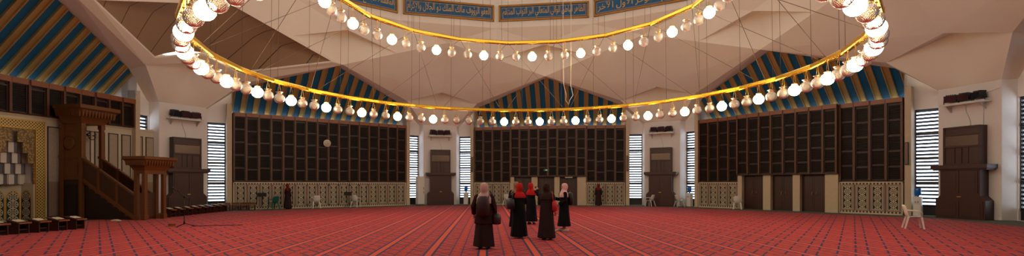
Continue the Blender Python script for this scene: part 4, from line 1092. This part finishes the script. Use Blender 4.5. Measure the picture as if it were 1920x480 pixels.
# 1: coat and mauve scarf, walking away
A1=[((-.25,.02,1.05),(-.25,-.10,.84),(0,-.3,-1)),((.27,.0,1.05),(.27,-.12,.86),(0,-.4,-1))]
P1=person('person in brown coat and mauve headscarf walking away, nearest of the group',908,467,1.61,R(176),CL['dark_skirt'],CL['mauve_scarf'],A1,.06,CL['brown_coat'],.62,'darkshoe',1,scarf_long=1.12,step=.10)
tag(addbag(P1,'backpack',(0,.235,1.06),(.16,.09,.24),M['brownbag'],[(-.12,.16,1.24),(-.13,.02,1.37),(-.13,-.14,1.26),(-.13,-.13,1.0),(-.12,.16,.9)]),'dark brown backpack on the person in the mauve headscarf','bag')
tag(addbag(P1,'shoulder_bag',(-.30,-.02,.74),(.11,.16,.14),M['brownbag'],[(-.30,-.13,.86),(-.25,-.08,1.1),(-.16,.0,1.40),(-.25,.07,1.1),(-.30,.1,.86)]),'brown bag hanging at the right hip of the person in the mauve headscarf','bag')
# 2: black robe, red scarf, bag on the left
A2=[((-.22,.04,1.06),(-.16,-.20,1.08),(.3,-1,.2)),((.23,.03,1.05),(.18,-.18,1.0),(-.2,-1,.1))]
P2=person('person in long black robe and bright red headscarf with a black shoulder bag',973,447,1.60,R(205),CL['black_robe'],CL['red_scarf'],A2,.05,None,.6,'shoe',2,scarf_long=1.2)
tag(addbag(P2,'handbag',(.30,.06,1.02),(.10,.18,.16),M['bag'],[(.30,-.10,1.14),(.24,-.06,1.3),(.16,.0,1.395),(.24,.09,1.3),(.30,.18,1.14)]),'black shoulder bag on the person in the red headscarf','bag')
# 3: black robe taking a photo with raised hands
A3=[((-.23,-.16,1.15),(-.09,-.36,1.36),(.25,-.25,1)),((.23,-.16,1.15),(.09,-.36,1.36),(-.25,-.25,1))]
P3=person('person in black robe with both hands raised to a phone, behind the red headscarf',996,421,1.62,R(150),CL['black_robe'],CL['red_scarf'],A3,.12,None,.6,'darkshoe',3)
ph=MB(); ph.box(-.085,.085,-.006,.006,-.04,.04); o=ph.build('mobile_phone',M['black'],bevel=.004); MB().box(-.075,.075,.006,.008,-.034,.034).build('screen',M['lens'],o)
M4=Matrix.Translation(P3.location)@Matrix.Rotation(P3.rotation_euler.z,4,'Z'); tag(o,'black phone held up in both hands by the person behind the red headscarf','phone',None,M4@Vector((0,-.43,1.47)),P3.rotation_euler.z)
# 4: dark brown robe
A4=[((-.23,.02,1.04),(-.22,-.12,.84),(0,-.3,-1)),((.23,-.02,1.05),(.14,-.22,1.0),(-.4,-1,.1))]
P4=person('person in dark brown robe and dark headscarf, between the red and pink headscarves',1025,450,1.60,R(160),CL['dark_brown'],CL['dark_scarf'],A4,.05,None,.6,'darkshoe',4)
tag(addbag(P4,'red_bag',(-.24,.02,.98),(.07,.11,.15),M['redbag'],[(-.22,-.07,1.1),(-.19,-.03,1.28),(-.15,.0,1.39),(-.19,.06,1.28),(-.22,.1,1.1)]),'small red bag at the side of the person in the dark headscarf','bag')
# 5: black robe, pale pink scarf, profile, white shoes
A5=[((-.22,-.03,1.07),(-.10,-.28,1.12),(.2,-1,.35)),((.22,.02,1.05),(.12,-.20,.93),(-.5,-1,0))]
P5=person('person in black robe, pale pink headscarf and white shoes, turned to the left',1057,434,1.60,R(-82),CL['black_robe'],CL['pink_scarf'],A5,.17,None,.6,'shoe',5,scarf_long=1.16,step=.09)
tag(addbag(P5,'backpack',(0,.225,1.10),(.15,.09,.22),M['bag'],[(-.11,.15,1.27),(-.12,.02,1.38),(-.12,-.14,1.27),(-.12,-.12,1.05),(-.11,.15,.95)]),'black backpack on the person in the pale pink headscarf','bag')
ph=MB(); ph.box(-.04,.04,-.006,.006,-.08,.08); o=ph.build('mobile_phone',M['black'],bevel=.004); MB().box(-.034,.034,.006,.008,-.072,.072).build('screen',M['lens'],o)
M4=Matrix.Translation(P5.location)@Matrix.Rotation(P5.rotation_euler.z,4,'Z'); tag(o,'black phone held by the person in the pale pink headscarf','phone',None,M4@Vector((-.05,-.40,1.22)),P5.rotation_euler.z)
# 6: hidden behind the red scarf
P6=person('person in tan headscarf, mostly hidden behind the person in the red headscarf',968,428,1.66,R(180),CL['black_robe'],CL['tan_scarf'],REST,.05,None,.6,'darkshoe',6)
# 7, 8: far people standing at the lattice screens
P7=person('distant person in dark robe and dark red headscarf before the long lattice screen',540,389.5,1.62,R(150),CL['plum'],CL['darkred_scarf'],REST,.05,None,.6,'darkshoe',7,.002,wall=-1,group='distant visitors')
P8=person('distant person in dark red headscarf before the lattice screen right of the middle doors',1122,385.2,1.60,R(190),CL['plum'],CL['darkred_scarf'],REST,.05,None,.6,'darkshoe',8,.002,wall=0,group='distant visitors')
# ------------------------------------------------------------------ light, camera
w=bpy.data.worlds.new('sky'); sc.world=w; w.use_nodes=True
bg=w.node_tree.nodes['Background']; bg.inputs[0].default_value=(.80,.89,1.,1); bg.inputs[1].default_value=8.
cam=bpy.data.cameras.new('camera'); cam.sensor_width=36; cam.sensor_fit='HORIZONTAL'; cam.lens=930.6/1920*36
cam.shift_x=(960-955.5)/1920; cam.shift_y=(345.5-240)/1920; cam.clip_end=200
co=bpy.data.objects.new('camera',cam); C.objects.link(co); co.location=(0,0,EYE); co.rotation_euler=(R(90),0,0); sc.camera=co
sc.view_settings.view_transform='Standard'; sc.view_settings.look='None'; sc.view_settings.gamma=1; sc.view_settings.use_curve_mapping=False
sc.view_settings.exposure=-0.10
cy=sc.cycles; cy.use_denoising=True; cy.max_bounces=10; cy.diffuse_bounces=5; cy.glossy_bounces=4; cy.transparent_max_bounces=24; cy.sample_clamp_indirect=8; cy.caustics_reflective=False; cy.caustics_refractive=False
cy.use_light_tree=True
